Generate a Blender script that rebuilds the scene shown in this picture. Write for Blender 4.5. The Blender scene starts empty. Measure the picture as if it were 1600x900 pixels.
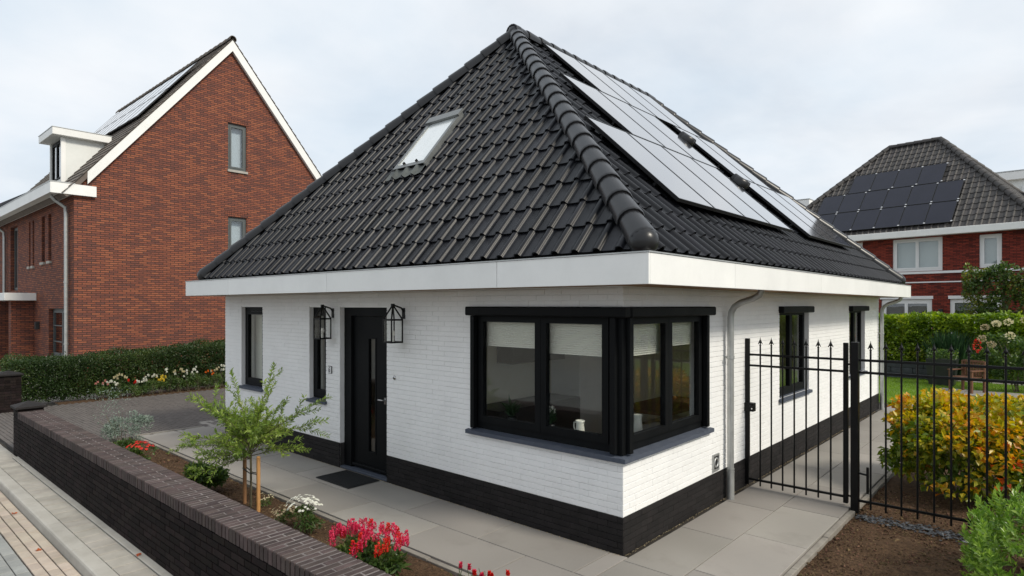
import bpy, bmesh, math, random
import numpy as np
from mathutils import Vector, Matrix
random.seed(7); RNG = np.random.default_rng(11)
SC = bpy.context.scene
COL = SC.collection

# ------------------------------------------------------------------ camera
cam = bpy.data.cameras.new('camera'); camo = bpy.data.objects.new('camera', cam); COL.objects.link(camo)
cam.sensor_width = 36; cam.lens = 36 * 960 / 1600; cam.shift_y = 27 / 1600
cam.clip_start = .05; cam.clip_end = 3000
camo.location = (3.06, -5.0, 2.35)
camo.rotation_euler = (math.pi / 2, 0, math.atan2(.665, .747))
SC.camera = camo
CAM = Vector(camo.location)

# ------------------------------------------------------------------ sky, sun, exposure
SUN_EL, SUN_AZ = math.radians(42), math.radians(3)          # azimuth counted from +X towards +Y
w = bpy.data.worlds.new('World'); SC.world = w; w.use_nodes = True
nt = w.node_tree; nt.nodes.clear()
def N(t, tree=nt, **k):
    n = tree.nodes.new(t)
    for a, b in k.items(): setattr(n, a, b)
    return n
sky = N('ShaderNodeTexSky'); sky.sky_type = 'NISHITA'; sky.sun_disc = False
sky.sun_elevation = SUN_EL; sky.sun_rotation = math.pi / 2 - SUN_AZ; sky.air_density = 1.0; sky.dust_density = 2.5; sky.ozone_density = 1.0
tc = N('ShaderNodeTexCoord'); sep = N('ShaderNodeSeparateXYZ'); nt.links.new(tc.outputs['Generated'], sep.inputs[0])
az = N('ShaderNodeMath', operation='ADD'); nt.links.new(sep.outputs[2], az.inputs[0]); az.inputs[1].default_value = .22
ab = N('ShaderNodeMath', operation='MAXIMUM'); nt.links.new(az.outputs[0], ab.inputs[0]); ab.inputs[1].default_value = .08
cmb = N('ShaderNodeCombineXYZ')
for i in (0, 1):
    d = N('ShaderNodeMath', operation='DIVIDE'); nt.links.new(sep.outputs[i], d.inputs[0]); nt.links.new(ab.outputs[0], d.inputs[1]); nt.links.new(d.outputs[0], cmb.inputs[i])
ns = N('ShaderNodeTexNoise'); ns.inputs['Scale'].default_value = 1.15; ns.inputs['Detail'].default_value = 7; ns.inputs['Roughness'].default_value = .55; ns.inputs['Distortion'].default_value = .4
nt.links.new(cmb.outputs[0], ns.inputs['Vector'])
ns2 = N('ShaderNodeTexNoise'); ns2.inputs['Scale'].default_value = 1.5; ns2.inputs['Detail'].default_value = 6; ns2.inputs['Roughness'].default_value = .5
nt.links.new(cmb.outputs[0], ns2.inputs['Vector'])
rc = N('ShaderNodeValToRGB')      # thickness -> cloud colour, grey where thick and white where thin
rc.color_ramp.elements[0].position = .36; rc.color_ramp.elements[0].color = (8.7, 9.0, 9.35, 1)
rc.color_ramp.elements[1].position = .66; rc.color_ramp.elements[1].color = (6.9, 7.75, 8.6, 1)
nt.links.new(ns2.outputs[0], rc.inputs[0])
rf = N('ShaderNodeMapRange'); rf.inputs[1].default_value = .28; rf.inputs[2].default_value = .58; rf.inputs[3].default_value = .74; rf.inputs[4].default_value = .97
nt.links.new(ns.outputs[0], rf.inputs[0])
mx = N('ShaderNodeMix', data_type='RGBA'); nt.links.new(rf.outputs[0], mx.inputs[0]); nt.links.new(sky.outputs[0], mx.inputs[6]); nt.links.new(rc.outputs[0], mx.inputs[7])
bg = N('ShaderNodeBackground'); bg.inputs[1].default_value = .109; nt.links.new(mx.outputs[2], bg.inputs[0])
wo = N('ShaderNodeOutputWorld'); nt.links.new(bg.outputs[0], wo.inputs[0])
sl = bpy.data.lights.new('sun', 'SUN'); sl.energy = 2.9; sl.angle = math.radians(12); sl.color = (1, .93, .80)
so = bpy.data.objects.new('sun', sl); COL.objects.link(so)
sdir = Vector((math.cos(SUN_EL) * math.cos(SUN_AZ), math.cos(SUN_EL) * math.sin(SUN_AZ), math.sin(SUN_EL)))
so.rotation_euler = sdir.to_track_quat('Z', 'Y').to_euler(); so.location = (20, 10, 30)
vs = SC.view_settings; vs.view_transform = 'Standard'; vs.look = 'None'; vs.exposure = 0.0; vs.gamma = 1.0; vs.use_curve_mapping = False
SC.cycles.max_bounces = 10; SC.cycles.transparent_max_bounces = 16; SC.cycles.caustics_reflective = False; SC.cycles.caustics_refractive = False
SC.cycles.use_denoising = True

# ------------------------------------------------------------------ materials
M = {}
def newmat(name):
    m = bpy.data.materials.new(name); m.use_nodes = True; m.node_tree.nodes.clear(); M[name] = m
    t = m.node_tree; out = t.nodes.new('ShaderNodeOutputMaterial'); return m, t, out
def nd(t, typ, **k):
    n = t.nodes.new(typ)
    for a, b in k.items(): setattr(n, a, b)
    return n
def hexc(r, g, b):      # sRGB 0-255 -> linear
    return tuple((c / 255 / 12.92) if c <= 10 else ((c / 255 + .055) / 1.055) ** 2.4 for c in (r, g, b)) + (1,)
def pm(name, c1, c2=None, rough=.7, scale=6., bump=.15, bscale=90., bdist=.004, island=0., spec=.5, metal=0., coat=0., rvar=.12, stretch=None, stain=0.):
    """base colour drifting between c1 and c2 by world-space noise, per-piece value jitter, fine relief"""
    m, t, out = newmat(name); L = t.links.new
    b = nd(t, 'ShaderNodeBsdfPrincipled'); L(b.outputs[0], out.inputs[0])
    b.inputs['Metallic'].default_value = metal; b.inputs['Specular IOR Level'].default_value = spec
    if coat: b.inputs['Coat Weight'].default_value = coat; b.inputs['Coat Roughness'].default_value = .26; b.inputs['Coat IOR'].default_value = 1.6
    g = nd(t, 'ShaderNodeNewGeometry'); pos = g.outputs['Position']
    if stretch:
        mp = nd(t, 'ShaderNodeVectorMath', operation='MULTIPLY'); mp.inputs[1].default_value = stretch; L(pos, mp.inputs[0]); pos = mp.outputs[0]
    n1 = nd(t, 'ShaderNodeTexNoise'); n1.inputs['Scale'].default_value = scale; n1.inputs['Detail'].default_value = 6; n1.inputs['Roughness'].default_value = .62; L(pos, n1.inputs['Vector'])
    rmp = nd(t, 'ShaderNodeMapRange'); rmp.inputs[1].default_value = .3; rmp.inputs[2].default_value = .7; L(n1.outputs[0], rmp.inputs[0])
    mixc = nd(t, 'ShaderNodeMix', data_type='RGBA'); mixc.inputs[6].default_value = c1; mixc.inputs[7].default_value = c2 or c1; L(rmp.outputs[0], mixc.inputs[0])
    col = mixc.outputs[2]
    if island:
        oi = nd(t, 'ShaderNodeObjectInfo'); ad = nd(t, 'ShaderNodeMath', operation='ADD'); L(oi.outputs['Random'], ad.inputs[0]); L(g.outputs['Random Per Island'], ad.inputs[1])
        fr = nd(t, 'ShaderNodeMath', operation='FRACT'); L(ad.outputs[0], fr.inputs[0])
        r2 = nd(t, 'ShaderNodeMapRange'); r2.inputs[3].default_value = 1 - island; r2.inputs[4].default_value = 1 + island; L(fr.outputs[0], r2.inputs[0])
        hs = nd(t, 'ShaderNodeHueSaturation'); L(r2.outputs[0], hs.inputs['Value']); L(col, hs.inputs['Color'])
        r3 = nd(t, 'ShaderNodeMapRange'); r3.inputs[3].default_value = .5 - .03 * min(1, island * 2); r3.inputs[4].default_value = .5 + .03 * min(1, island * 2)
        f2 = nd(t, 'ShaderNodeMath', operation='MULTIPLY'); f2.inputs[1].default_value = 7.3; L(fr.outputs[0], f2.inputs[0]); f3 = nd(t, 'ShaderNodeMath', operation='FRACT'); L(f2.outputs[0], f3.inputs[0])
        L(f3.outputs[0], r3.inputs[0]); L(r3.outputs[0], hs.inputs['Hue']); col = hs.outputs[0]
    if stain:
        n3 = nd(t, 'ShaderNodeTexNoise'); n3.inputs['Scale'].default_value = 1.1; n3.inputs['Detail'].default_value = 9; n3.inputs['Roughness'].default_value = .7; L(g.outputs['Position'], n3.inputs['Vector'])
        r4 = nd(t, 'ShaderNodeMapRange'); r4.inputs[1].default_value = .45; r4.inputs[2].default_value = .72; r4.inputs[3].default_value = 1; r4.inputs[4].default_value = 1 - stain; L(n3.outputs[0], r4.inputs[0])
        h2 = nd(t, 'ShaderNodeHueSaturation'); L(r4.outputs[0], h2.inputs['Value']); L(col, h2.inputs['Color']); col = h2.outputs[0]
    L(col, b.inputs['Base Color'])
    rr = nd(t, 'ShaderNodeMapRange'); rr.inputs[3].default_value = max(.02, rough - rvar); rr.inputs[4].default_value = min(1, rough + rvar); L(n1.outputs[0], rr.inputs[0]); L(rr.outputs[0], b.inputs['Roughness'])
    if bump:
        n2 = nd(t, 'ShaderNodeTexNoise'); n2.inputs['Scale'].default_value = bscale; n2.inputs['Detail'].default_value = 4; L(pos, n2.inputs['Vector'])
        bp = nd(t, 'ShaderNodeBump'); bp.inputs['Strength'].default_value = bump; bp.inputs['Distance'].default_value = bdist; L(n2.outputs[0], bp.inputs['Height']); L(bp.outputs[0], b.inputs['Normal'])
    return m
def G(v, t=0.): return (v * (1 + t), v, v * (1 - t), 1)
pm('white_paint_brick', (.86, .86, .85, 1), (.90, .90, .89, 1), rough=.6, scale=3, bump=.6, bscale=60, bdist=.005, island=.014, stain=.06)
pm('dark_plinth', (.011, .010, .010, 1), (.021, .018, .018, 1), rough=.75, spec=.25, island=.25, bump=.5, bscale=60, stain=.2, scale=9)
pm('dark_mortar', (.02, .019, .019, 1), (.035, .033, .032, 1), rough=.9)
pm('wall_brick', (.009, .007, .007, 1), (.021, .014, .013, 1), rough=.85, spec=.12, island=.45, bump=.6, bscale=70, scale=14)
pm('wall_mortar', (.012, .010, .010, 1), (.03, .027, .026, 1), rough=.95, spec=.1, scale=20)
pm('cap_brick', (.044, .031, .029, 1), (.085, .062, .058, 1), rough=.75, spec=.3, island=.3, bump=.6, bscale=80, scale=12, stain=.2)
pm('cap_mortar', (.24, .21, .20, 1), (.09, .078, .076, 1), rough=.95, scale=3)
pm('roof_tile', (.0085, .0092, .0118, 1), (.014, .0148, .0185, 1), rough=.38, island=.34, bump=.15, bscale=140, scale=2.5, spec=.26, rvar=.10, stain=.3)
pm('roof_under', (.008, .008, .009, 1), rough=.8, bump=0)
pm('ridge_tile', (.010, .0105, .012, 1), (.016, .016, .018, 1), rough=.32, spec=.42, island=.14, bump=.08, scale=3, rvar=.08)
pm('fascia_white', (.82, .82, .80, 1), (.86, .86, .84, 1), rough=.45, scale=1.5, bump=.03, stain=.09, island=.02)
pm('soffit_wood', (.24, .125, .045, 1), (.30, .165, .065, 1), rough=.6, scale=5, stretch=(1, 14, 1))
pm('zinc', (.38, .39, .385, 1), (.50, .51, .50, 1), rough=.42, metal=.6, scale=7, bump=.05)
pm('black_frame', (.0035, .0042, .005, 1), (.006, .0068, .0075, 1), rough=.55, scale=4, bump=.05, spec=.13)
pm('black_iron', (.003, .003, .0033, 1), (.006, .006, .0062, 1), rough=.42, scale=12, bump=.1, spec=.22)
pm('grey_frame', (.075, .085, .085, 1), (.09, .1, .1, 1), rough=.5, bump=.03)
pm('bluestone', (.050, .062, .090, 1), (.075, .088, .115, 1), rough=.7, scale=18, bump=.3)
pm('white_frame', (.72, .73, .73, 1), (.78, .78, .78, 1), rough=.4, bump=.02)
pm('slab', (.24, .222, .20, 1), (.33, .308, .28, 1), rough=.8, scale=2.2, bump=.3, bscale=160, bdist=.002, island=.13, stain=.3)
pm('slab_joint', (.025, .022, .02, 1), (.06, .05, .04, 1), rough=.95)
pm('edging', (.20, .18, .155, 1), (.30, .275, .24, 1), rough=.9, scale=7, stain=.3)
pm('paver_grey', (.30, .28, .245, 1), (.40, .375, .335, 1), rough=.85, scale=5, bump=.4, bscale=140, island=.10, stain=.18)
pm('paver_beige', (.37, .305, .245, 1), (.46, .395, .325, 1), rough=.85, scale=6, bump=.4, bscale=120, island=.14, stain=.15)
pm('paver_road', (.22, .225, .215, 1), (.30, .305, .29, 1), rough=.85, scale=6, bump=.4, bscale=120, island=.15, stain=.15)
pm('kerb_concrete', (.36, .34, .30, 1), (.44, .42, .38, 1), rough=.85, scale=4, bump=.4, bscale=130, stain=.22)
pm('paver_drive', (.085, .074, .067, 1), (.115, .101, .092, 1), rough=.8, scale=5, bump=.4, bscale=100, island=.09, stain=.15)
pm('joint_sand', (.022, .018, .013, 1), (.05, .042, .03, 1), rough=1, scale=30)
pm('soil', (.045, .025, .014, 1), (.12, .072, .040, 1), rough=1, scale=22, bump=1., bscale=45, bdist=.03, spec=.2)
pm('soil_crumb', (.05, .03, .017, 1), (.16, .10, .06, 1), rough=1, island=.5, bump=.3, spec=.2)
pm('sand_grain', (.30, .24, .15, 1), (.42, .35, .24, 1), rough=1, island=.3, bump=0, spec=.2)
pm('slate_chip', (.04, .044, .05, 1), (.11, .115, .125, 1), rough=.7, island=.4, bump=.2)
pm('grass_soil', (.09, .15, .02, 1), (.13, .20, .03, 1), rough=1, scale=3)
pm('ground', (.20, .19, .165, 1), (.27, .26, .23, 1), rough=1, scale=1.2, bump=.4, bscale=8)
pm('rubber_mat', (.010, .011, .012, 1), (.018, .019, .02, 1), rough=.95, scale=30, bump=.6, bscale=200)
pm('plaster', (.82, .78, .64, 1), (.86, .82, .70, 1), rough=.8, bump=.05)
pm('render_white', (.74, .76, .74, 1), (.79, .80, .78, 1), rough=.75, scale=2, bump=.15, stain=.06)
pm('wood_floor', (.42, .33, .23, 1), (.52, .42, .31, 1), rough=.5, scale=4, stretch=(1, 9, 1))
pm('dark_cabinet', (.03, .03, .032, 1), (.045, .045, .048, 1), rough=.4, bump=.02)
pm('ceramic', (.80, .78, .70, 1), (.82, .80, .73, 1), rough=.2, bump=0, coat=.5)
pm('pot_dark', (.02, .022, .024, 1), (.035, .036, .038, 1), rough=.35, bump=.05)
pm('blind', (.74, .72, .64, 1), (.80, .78, .70, 1), rough=.85, scale=60, bump=.2, stretch=(1, 1, 12))
pm('stake_wood', (.42, .20, .065, 1), (.55, .30, .11, 1), rough=.7, scale=20, stretch=(4, 4, .6), bump=.3)
pm('stake_wood_old', (.22, .105, .045, 1), (.30, .16, .075, 1), rough=.75, scale=20, stretch=(4, 4, .6), bump=.3)
pm('bark', (.10, .085, .05, 1), (.16, .14, .085, 1), rough=.9, scale=30, bump=.6, stretch=(3, 3, .6))
pm('chair_wood', (.12, .048, .026, 1), (.17, .075, .04, 1), rough=.6, scale=15, bump=.2)
pm('steel', (.5, .5, .5, 1), (.55, .55, .55, 1), rough=.25, metal=1, bump=0)
pm('brown_tile', (.10, .083, .07, 1), (.15, .128, .108, 1), rough=.8, island=.22, bump=.3, scale=4)
pm('red_tilebrown', (.035, .032, .031, 1), (.055, .049, .046, 1), rough=.6, island=.3, bump=.2, scale=3)
pm('retaining', (.035, .04, .048, 1), (.06, .065, .075, 1), rough=.7, scale=8, bump=.4, island=.2)
pm('plate_white', (.75, .75, .75, 1), rough=.3, bump=0)
pm('solar_cell', (.006, .007, .012, 1), (.010, .011, .018, 1), rough=.10, scale=2, bump=0, spec=.5, rvar=.03)
for n_ in M['solar_cell'].node_tree.nodes:
    if n_.type == 'BSDF_PRINCIPLED': n_.inputs['IOR'].default_value = 3.4; n_.inputs['Coat Weight'].default_value = 1; n_.inputs['Coat IOR'].default_value = 2.8; n_.inputs['Coat Roughness'].default_value = .06       # glass over silicon nitride: a strong mirror at low angles
pm('solar_frame', (.012, .012, .013, 1), rough=.35, bump=0)
pm('solar_cell_far', (.005, .006, .016, 1), (.009, .010, .022, 1), rough=.3, scale=2, bump=0, spec=.4, rvar=.03)
pm('skylight_frame', (.16, .17, .17, 1), (.2, .21, .21, 1), rough=.45, metal=.3, bump=.03)
pm('lead', (.07, .075, .07, 1), (.13, .14, .13, 1), rough=.6, metal=.2, scale=10, bump=.3)
pm('clip_silver', (.6, .6, .6, 1), rough=.35, metal=.6, bump=0)
pm('outline_dark', (.015, .015, .016, 1), rough=.6, bump=0)

def brick_tex(name, ramp, axis, mortar, rowh=.0625, bw=.225):
    m, t, out = newmat(name); L = t.links.new
    b = nd(t, 'ShaderNodeBsdfPrincipled'); L(b.outputs[0], out.inputs[0]); b.inputs['Roughness'].default_value = .85; b.inputs['Specular IOR Level'].default_value = .25
    tcx = nd(t, 'ShaderNodeTexCoord'); s = nd(t, 'ShaderNodeSeparateXYZ'); L(tcx.outputs['Object'], s.inputs[0])
    c = nd(t, 'ShaderNodeCombineXYZ'); hz_ = nd(t, 'ShaderNodeMath', operation='ADD'); L(s.outputs[0], hz_.inputs[0]); L(s.outputs[1], hz_.inputs[1]); L(hz_.outputs[0], c.inputs[0]); L(s.outputs[2], c.inputs[1])
    bt = nd(t, 'ShaderNodeTexBrick'); bt.inputs['Scale'].default_value = 1; bt.inputs['Brick Width'].default_value = bw; bt.inputs['Row Height'].default_value = rowh
    bt.inputs['Mortar Size'].default_value = .0085; bt.inputs['Mortar Smooth'].default_value = .15; bt.inputs['Bias'].default_value = 0
    bt.inputs['Color1'].default_value = (0, 0, 0, 1); bt.inputs['Color2'].default_value = (1, 1, 1, 1); bt.inputs['Mortar'].default_value = (.5, .5, .5, 1); bt.offset = .5
    L(c.outputs[0], bt.inputs['Vector'])
    n = nd(t, 'ShaderNodeTexNoise'); n.inputs['Scale'].default_value = .55; n.inputs['Detail'].default_value = 5; L(tcx.outputs['Object'], n.inputs['Vector'])
    nf = nd(t, 'ShaderNodeTexNoise'); nf.inputs['Scale'].default_value = 28; nf.inputs['Detail'].default_value = 3; L(tcx.outputs['Object'], nf.inputs['Vector'])
    a1 = nd(t, 'ShaderNodeMath', operation='MULTIPLY_ADD'); a1.inputs[1].default_value = .22; L(n.outputs[0], a1.inputs[0]); L(bt.outputs['Color'], a1.inputs[2])
    a2 = nd(t, 'ShaderNodeMath', operation='MULTIPLY_ADD'); a2.inputs[1].default_value = .35; L(nf.outputs[0], a2.inputs[0]); L(a1.outputs[0], a2.inputs[2])
    a3 = nd(t, 'ShaderNodeMath', operation='MULTIPLY_ADD'); a3.inputs[1].default_value = .64; a3.inputs[2].default_value = -.08; L(a2.outputs[0], a3.inputs[0])
    cr = nd(t, 'ShaderNodeValToRGB'); L(a3.outputs[0], cr.inputs[0])
    e = cr.color_ramp.elements
    while len(e) < len(ramp): e.new(.5)
    for i, (p, cc) in enumerate(ramp): e[i].position = p; e[i].color = cc
    mixm = nd(t, 'ShaderNodeMix', data_type='RGBA'); L(bt.outputs['Fac'], mixm.inputs[0]); L(cr.outputs[0], mixm.inputs[6]); mixm.inputs[7].default_value = mortar
    L(mixm.outputs[2], b.inputs['Base Color'])
    inv = nd(t, 'ShaderNodeMath', operation='SUBTRACT'); inv.inputs[0].default_value = 1; L(bt.outputs['Fac'], inv.inputs[1])
    bp = nd(t, 'ShaderNodeBump'); bp.inputs['Strength'].default_value = .8; bp.inputs['Distance'].default_value = .008; L(inv.outputs[0], bp.inputs['Height']); L(bp.outputs[0], b.inputs['Normal'])
    return m
RR = [(0, (.12, .054, .045, 1)), (.28, (.185, .066, .047, 1)), (.52, (.255, .083, .049, 1)), (.78, (.32, .112, .060, 1)), (1, (.30, .175, .135, 1))]
brick_tex('red_brick_side', RR, 1, (.045, .033, .028, 1)); brick_tex('red_brick_front', RR, 0, (.045, .033, .028, 1))
RD = [(0, (.05, .012, .010, 1)), (.3, (.17, .028, .018, 1)), (.6, (.25, .040, .024, 1)), (1, (.31, .058, .034, 1))]
brick_tex('deep_brick_front', RD, 0, (.04, .02, .018, 1)); brick_tex('deep_brick_side', RD, 1, (.04, .02, .018, 1))

def glass(name, tint=(.86, .9, .89, 1), rough=.0, boost=1.0, ior=1.52):
    m, t, out = newmat(name); L = t.links.new
    # Schlick reflectance, the same from either side of the pane
    gg = nd(t, 'ShaderNodeNewGeometry'); dt = nd(t, 'ShaderNodeVectorMath', operation='DOT_PRODUCT'); L(gg.outputs['Normal'], dt.inputs[0]); L(gg.outputs['Incoming'], dt.inputs[1])
    ab_ = nd(t, 'ShaderNodeMath', operation='ABSOLUTE'); L(dt.outputs['Value'], ab_.inputs[0]); om = nd(t, 'ShaderNodeMath', operation='SUBTRACT'); om.inputs[0].default_value = 1; L(ab_.outputs[0], om.inputs[1])
    p5 = nd(t, 'ShaderNodeMath', operation='POWER'); p5.inputs[1].default_value = 5; L(om.outputs[0], p5.inputs[0]); sk_ = nd(t, 'ShaderNodeMath', operation='MULTIPLY_ADD'); sk_.inputs[1].default_value = .96; sk_.inputs[2].default_value = .043; L(p5.outputs[0], sk_.inputs[0])
    mul = nd(t, 'ShaderNodeMath', operation='MULTIPLY'); mul.inputs[1].default_value = boost; mul.use_clamp = True; L(sk_.outputs[0], mul.inputs[0])
    tr = nd(t, 'ShaderNodeBsdfTransparent'); tr.inputs[0].default_value = tint
    gl = nd(t, 'ShaderNodeBsdfGlossy'); gl.inputs['Roughness'].default_value = rough
    g = nd(t, 'ShaderNodeNewGeometry'); n2 = nd(t, 'ShaderNodeTexNoise'); n2.inputs['Scale'].default_value = 1.3; L(g.outputs['Position'], n2.inputs['Vector'])
    bp = nd(t, 'ShaderNodeBump'); bp.inputs['Strength'].default_value = .02; bp.inputs['Distance'].default_value = .05; L(n2.outputs[0], bp.inputs['Height']); L(bp.outputs[0], gl.inputs['Normal'])
    mxs = nd(t, 'ShaderNodeMixShader'); L(mul.outputs[0], mxs.inputs[0]); L(tr.outputs[0], mxs.inputs[1]); L(gl.outputs[0], mxs.inputs[2]); L(mxs.outputs[0], out.inputs[0])
glass('glass', tint=(.97, .985, .98, 1), boost=1.3)
glass('glass_far', tint=(.86, .9, .92, 1), boost=2.2)
glass('glass_lantern', tint=(.985, .99, .985, 1), boost=.9)
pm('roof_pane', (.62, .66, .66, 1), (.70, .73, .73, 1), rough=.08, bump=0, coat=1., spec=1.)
pm('frosted', (.45, .46, .45, 1), (.52, .53, .52, 1), rough=.35, bump=.1)

def leafm(name, cols, trans=.35, gloss=.35, scale=2.0):
    """leaf: per-leaf colour from a ramp, a large noise shifting it over the plant, translucent"""
    m, t, out = newmat(name); L = t.links.new
    g = nd(t, 'ShaderNodeNewGeometry'); oi = nd(t, 'ShaderNodeObjectInfo')
    ad = nd(t, 'ShaderNodeMath', operation='ADD'); L(oi.outputs['Random'], ad.inputs[0]); L(g.outputs['Random Per Island'], ad.inputs[1])
    fr = nd(t, 'ShaderNodeMath', operation='FRACT'); L(ad.outputs[0], fr.inputs[0])
    n = nd(t, 'ShaderNodeTexNoise'); n.inputs['Scale'].default_value = scale; n.inputs['Detail'].default_value = 3; L(g.outputs['Position'], n.inputs['Vector'])
    rm = nd(t, 'ShaderNodeMapRange'); rm.inputs[1].default_value = .32; rm.inputs[2].default_value = .68; L(n.outputs[0], rm.inputs[0])
    mm = nd(t, 'ShaderNodeMix'); mm.inputs[0].default_value = .5; L(fr.outputs[0], mm.inputs[2]); L(rm.outputs[0], mm.inputs[3])
    cr = nd(t, 'ShaderNodeValToRGB'); L(mm.outputs[0], cr.inputs[0]); e = cr.color_ramp.elements
    while len(e) < len(cols): e.new(.5)
    for i, (p, c) in enumerate(cols): e[i].position = p; e[i].color = tuple(c) + (1,)
    b = nd(t, 'ShaderNodeBsdfPrincipled'); L(cr.outputs[0], b.inputs['Base Color']); b.inputs['Roughness'].default_value = gloss; b.inputs['Specular IOR Level'].default_value = .4
    tl = nd(t, 'ShaderNodeBsdfTranslucent'); hs = nd(t, 'ShaderNodeHueSaturation'); hs.inputs['Value'].default_value = 1.5; hs.inputs['Saturation'].default_value = 1.1; L(cr.outputs[0], hs.inputs['Color']); L(hs.outputs[0], tl.inputs[0])
    mxs = nd(t, 'ShaderNodeMixShader'); mxs.inputs[0].default_value = trans; L(b.outputs[0], mxs.inputs[1]); L(tl.outputs[0], mxs.inputs[2]); L(mxs.outputs[0], out.inputs[0])
leafm('leaf_hedge_dark', [(0, (.016, .034, .010)), (.5, (.035, .066, .018)), (.85, (.07, .105, .026)), (1, (.11, .12, .03))], scale=1.2)
leafm('leaf_hedge_lime', [(0, (.045, .095, .010)), (.4, (.15, .24, .020)), (.75, (.32, .42, .035)), (1, (.52, .48, .06))], scale=1.6)
leafm('leaf_espalier', [(0, (.028, .065, .015)), (.5, (.075, .13, .025)), (.82, (.20, .21, .03)), (1, (.42, .32, .04))], scale=1.1)
leafm('leaf_willow', [(0, (.10, .17, .04)), (.5, (.19, .28, .05)), (.85, (.33, .42, .09)), (1, (.46, .50, .20))], scale=3)
leafm('leaf_shrub', [(0, (.03, .065, .02)), (.5, (.065, .12, .03)), (1, (.22, .30, .05))], scale=5)
leafm('leaf_silver', [(0, (.13, .18, .14)), (.5, (.21, .27, .22)), (1, (.34, .40, .34))], trans=.2, scale=4)
leafm('leaf_gold', [(0, (.10, .17, .018)), (.25, (.27, .30, .022)), (.50, (.54, .42, .025)), (.72, (.60, .31, .022)), (.88, (.57, .15, .022)), (1, (.50, .06, .03))], scale=2.0)
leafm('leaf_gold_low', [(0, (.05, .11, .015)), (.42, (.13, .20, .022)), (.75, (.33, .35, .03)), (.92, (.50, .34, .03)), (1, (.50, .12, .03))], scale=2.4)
leafm('leaf_bush', [(0, (.06, .13, .02)), (.4, (.15, .27, .04)), (.75, (.29, .42, .08)), (1, (.45, .56, .18))], gloss=.26, scale=4)
leafm('leaf_bed', [(0, (.03, .06, .018)), (.5, (.07, .12, .03)), (1, (.16, .22, .05))], scale=5)
leafm('leaf_spear', [(0, (.02, .055, .025)), (1, (.06, .12, .05))], scale=2)
leafm('grass_blade', [(0, (.14, .25, .02)), (.6, (.21, .34, .03)), (1, (.28, .38, .05))], scale=1.2, gloss=.6)
for nm, a, bb in (('petal_white', (.72, .72, .62), (.82, .82, .76)), ('petal_red', (.60, .018, .012), (.75, .045, .03)), ('petal_pinkred', (.64, .022, .10), (.74, .09, .18)), ('petal_yellow', (.70, .55, .05), (.8, .66, .12)),
                  ('petal_pink', (.62, .26, .22), (.72, .40, .34)), ('petal_cream', (.62, .56, .36), (.74, .68, .48)), ('petal_orange', (.75, .18, .02), (.8, .25, .03)), ('petal_dry', (.40, .33, .20), (.52, .44, .30)), ('leaf_fallen', (.35, .03, .015), (.45, .14, .03))):
    leafm(nm, [(0, a), (1, bb)], trans=.25, gloss=.6)

# ------------------------------------------------------------------ mesh helpers
def mesh_from(name, verts, faces, smooth=None):
    me = bpy.data.meshes.new(name); me.from_pydata(verts, [], faces); 
    if smooth is True: me.polygons.foreach_set('use_smooth', [True] * len(me.polygons))
    elif smooth is not None: me.polygons.foreach_set('use_smooth', smooth)
    me.update(); return me
def put(name, me, mat, parent=None, loc=None, matrix=None, local=False, **props):
    o = bpy.data.objects.new(name, me)
    if mat is not None and len(me.materials) == 0: me.materials.append(M[mat])
    COL.objects.link(o)
    if matrix is not None: o.matrix_world = matrix
    elif loc is not None: o.location = loc
    if parent is not None:
        o.parent = parent
        if not local:
            r = parent; T = Matrix.Identity(4)
            while r is not None:
                T = (Matrix.Translation(r.location) if r.type == 'EMPTY' else r.matrix_basis.copy()) @ T
                r = r.parent if r.type == 'EMPTY' else None
            o.matrix_parent_inverse = T.inverted()
    for k, v in props.items(): o[k] = v
    return o
def empty(name, loc=(0, 0, 0), label=None, category=None, group=None, parent=None, rz=0):
    o = bpy.data.objects.new(name, None); COL.objects.link(o); o.location = loc; o.rotation_euler = (0, 0, rz); o.empty_display_size = .1
    if label: o['label'] = label
    if category: o['category'] = category
    if group: o['group'] = group
    if parent: 
        o.parent = parent
    return o
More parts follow.
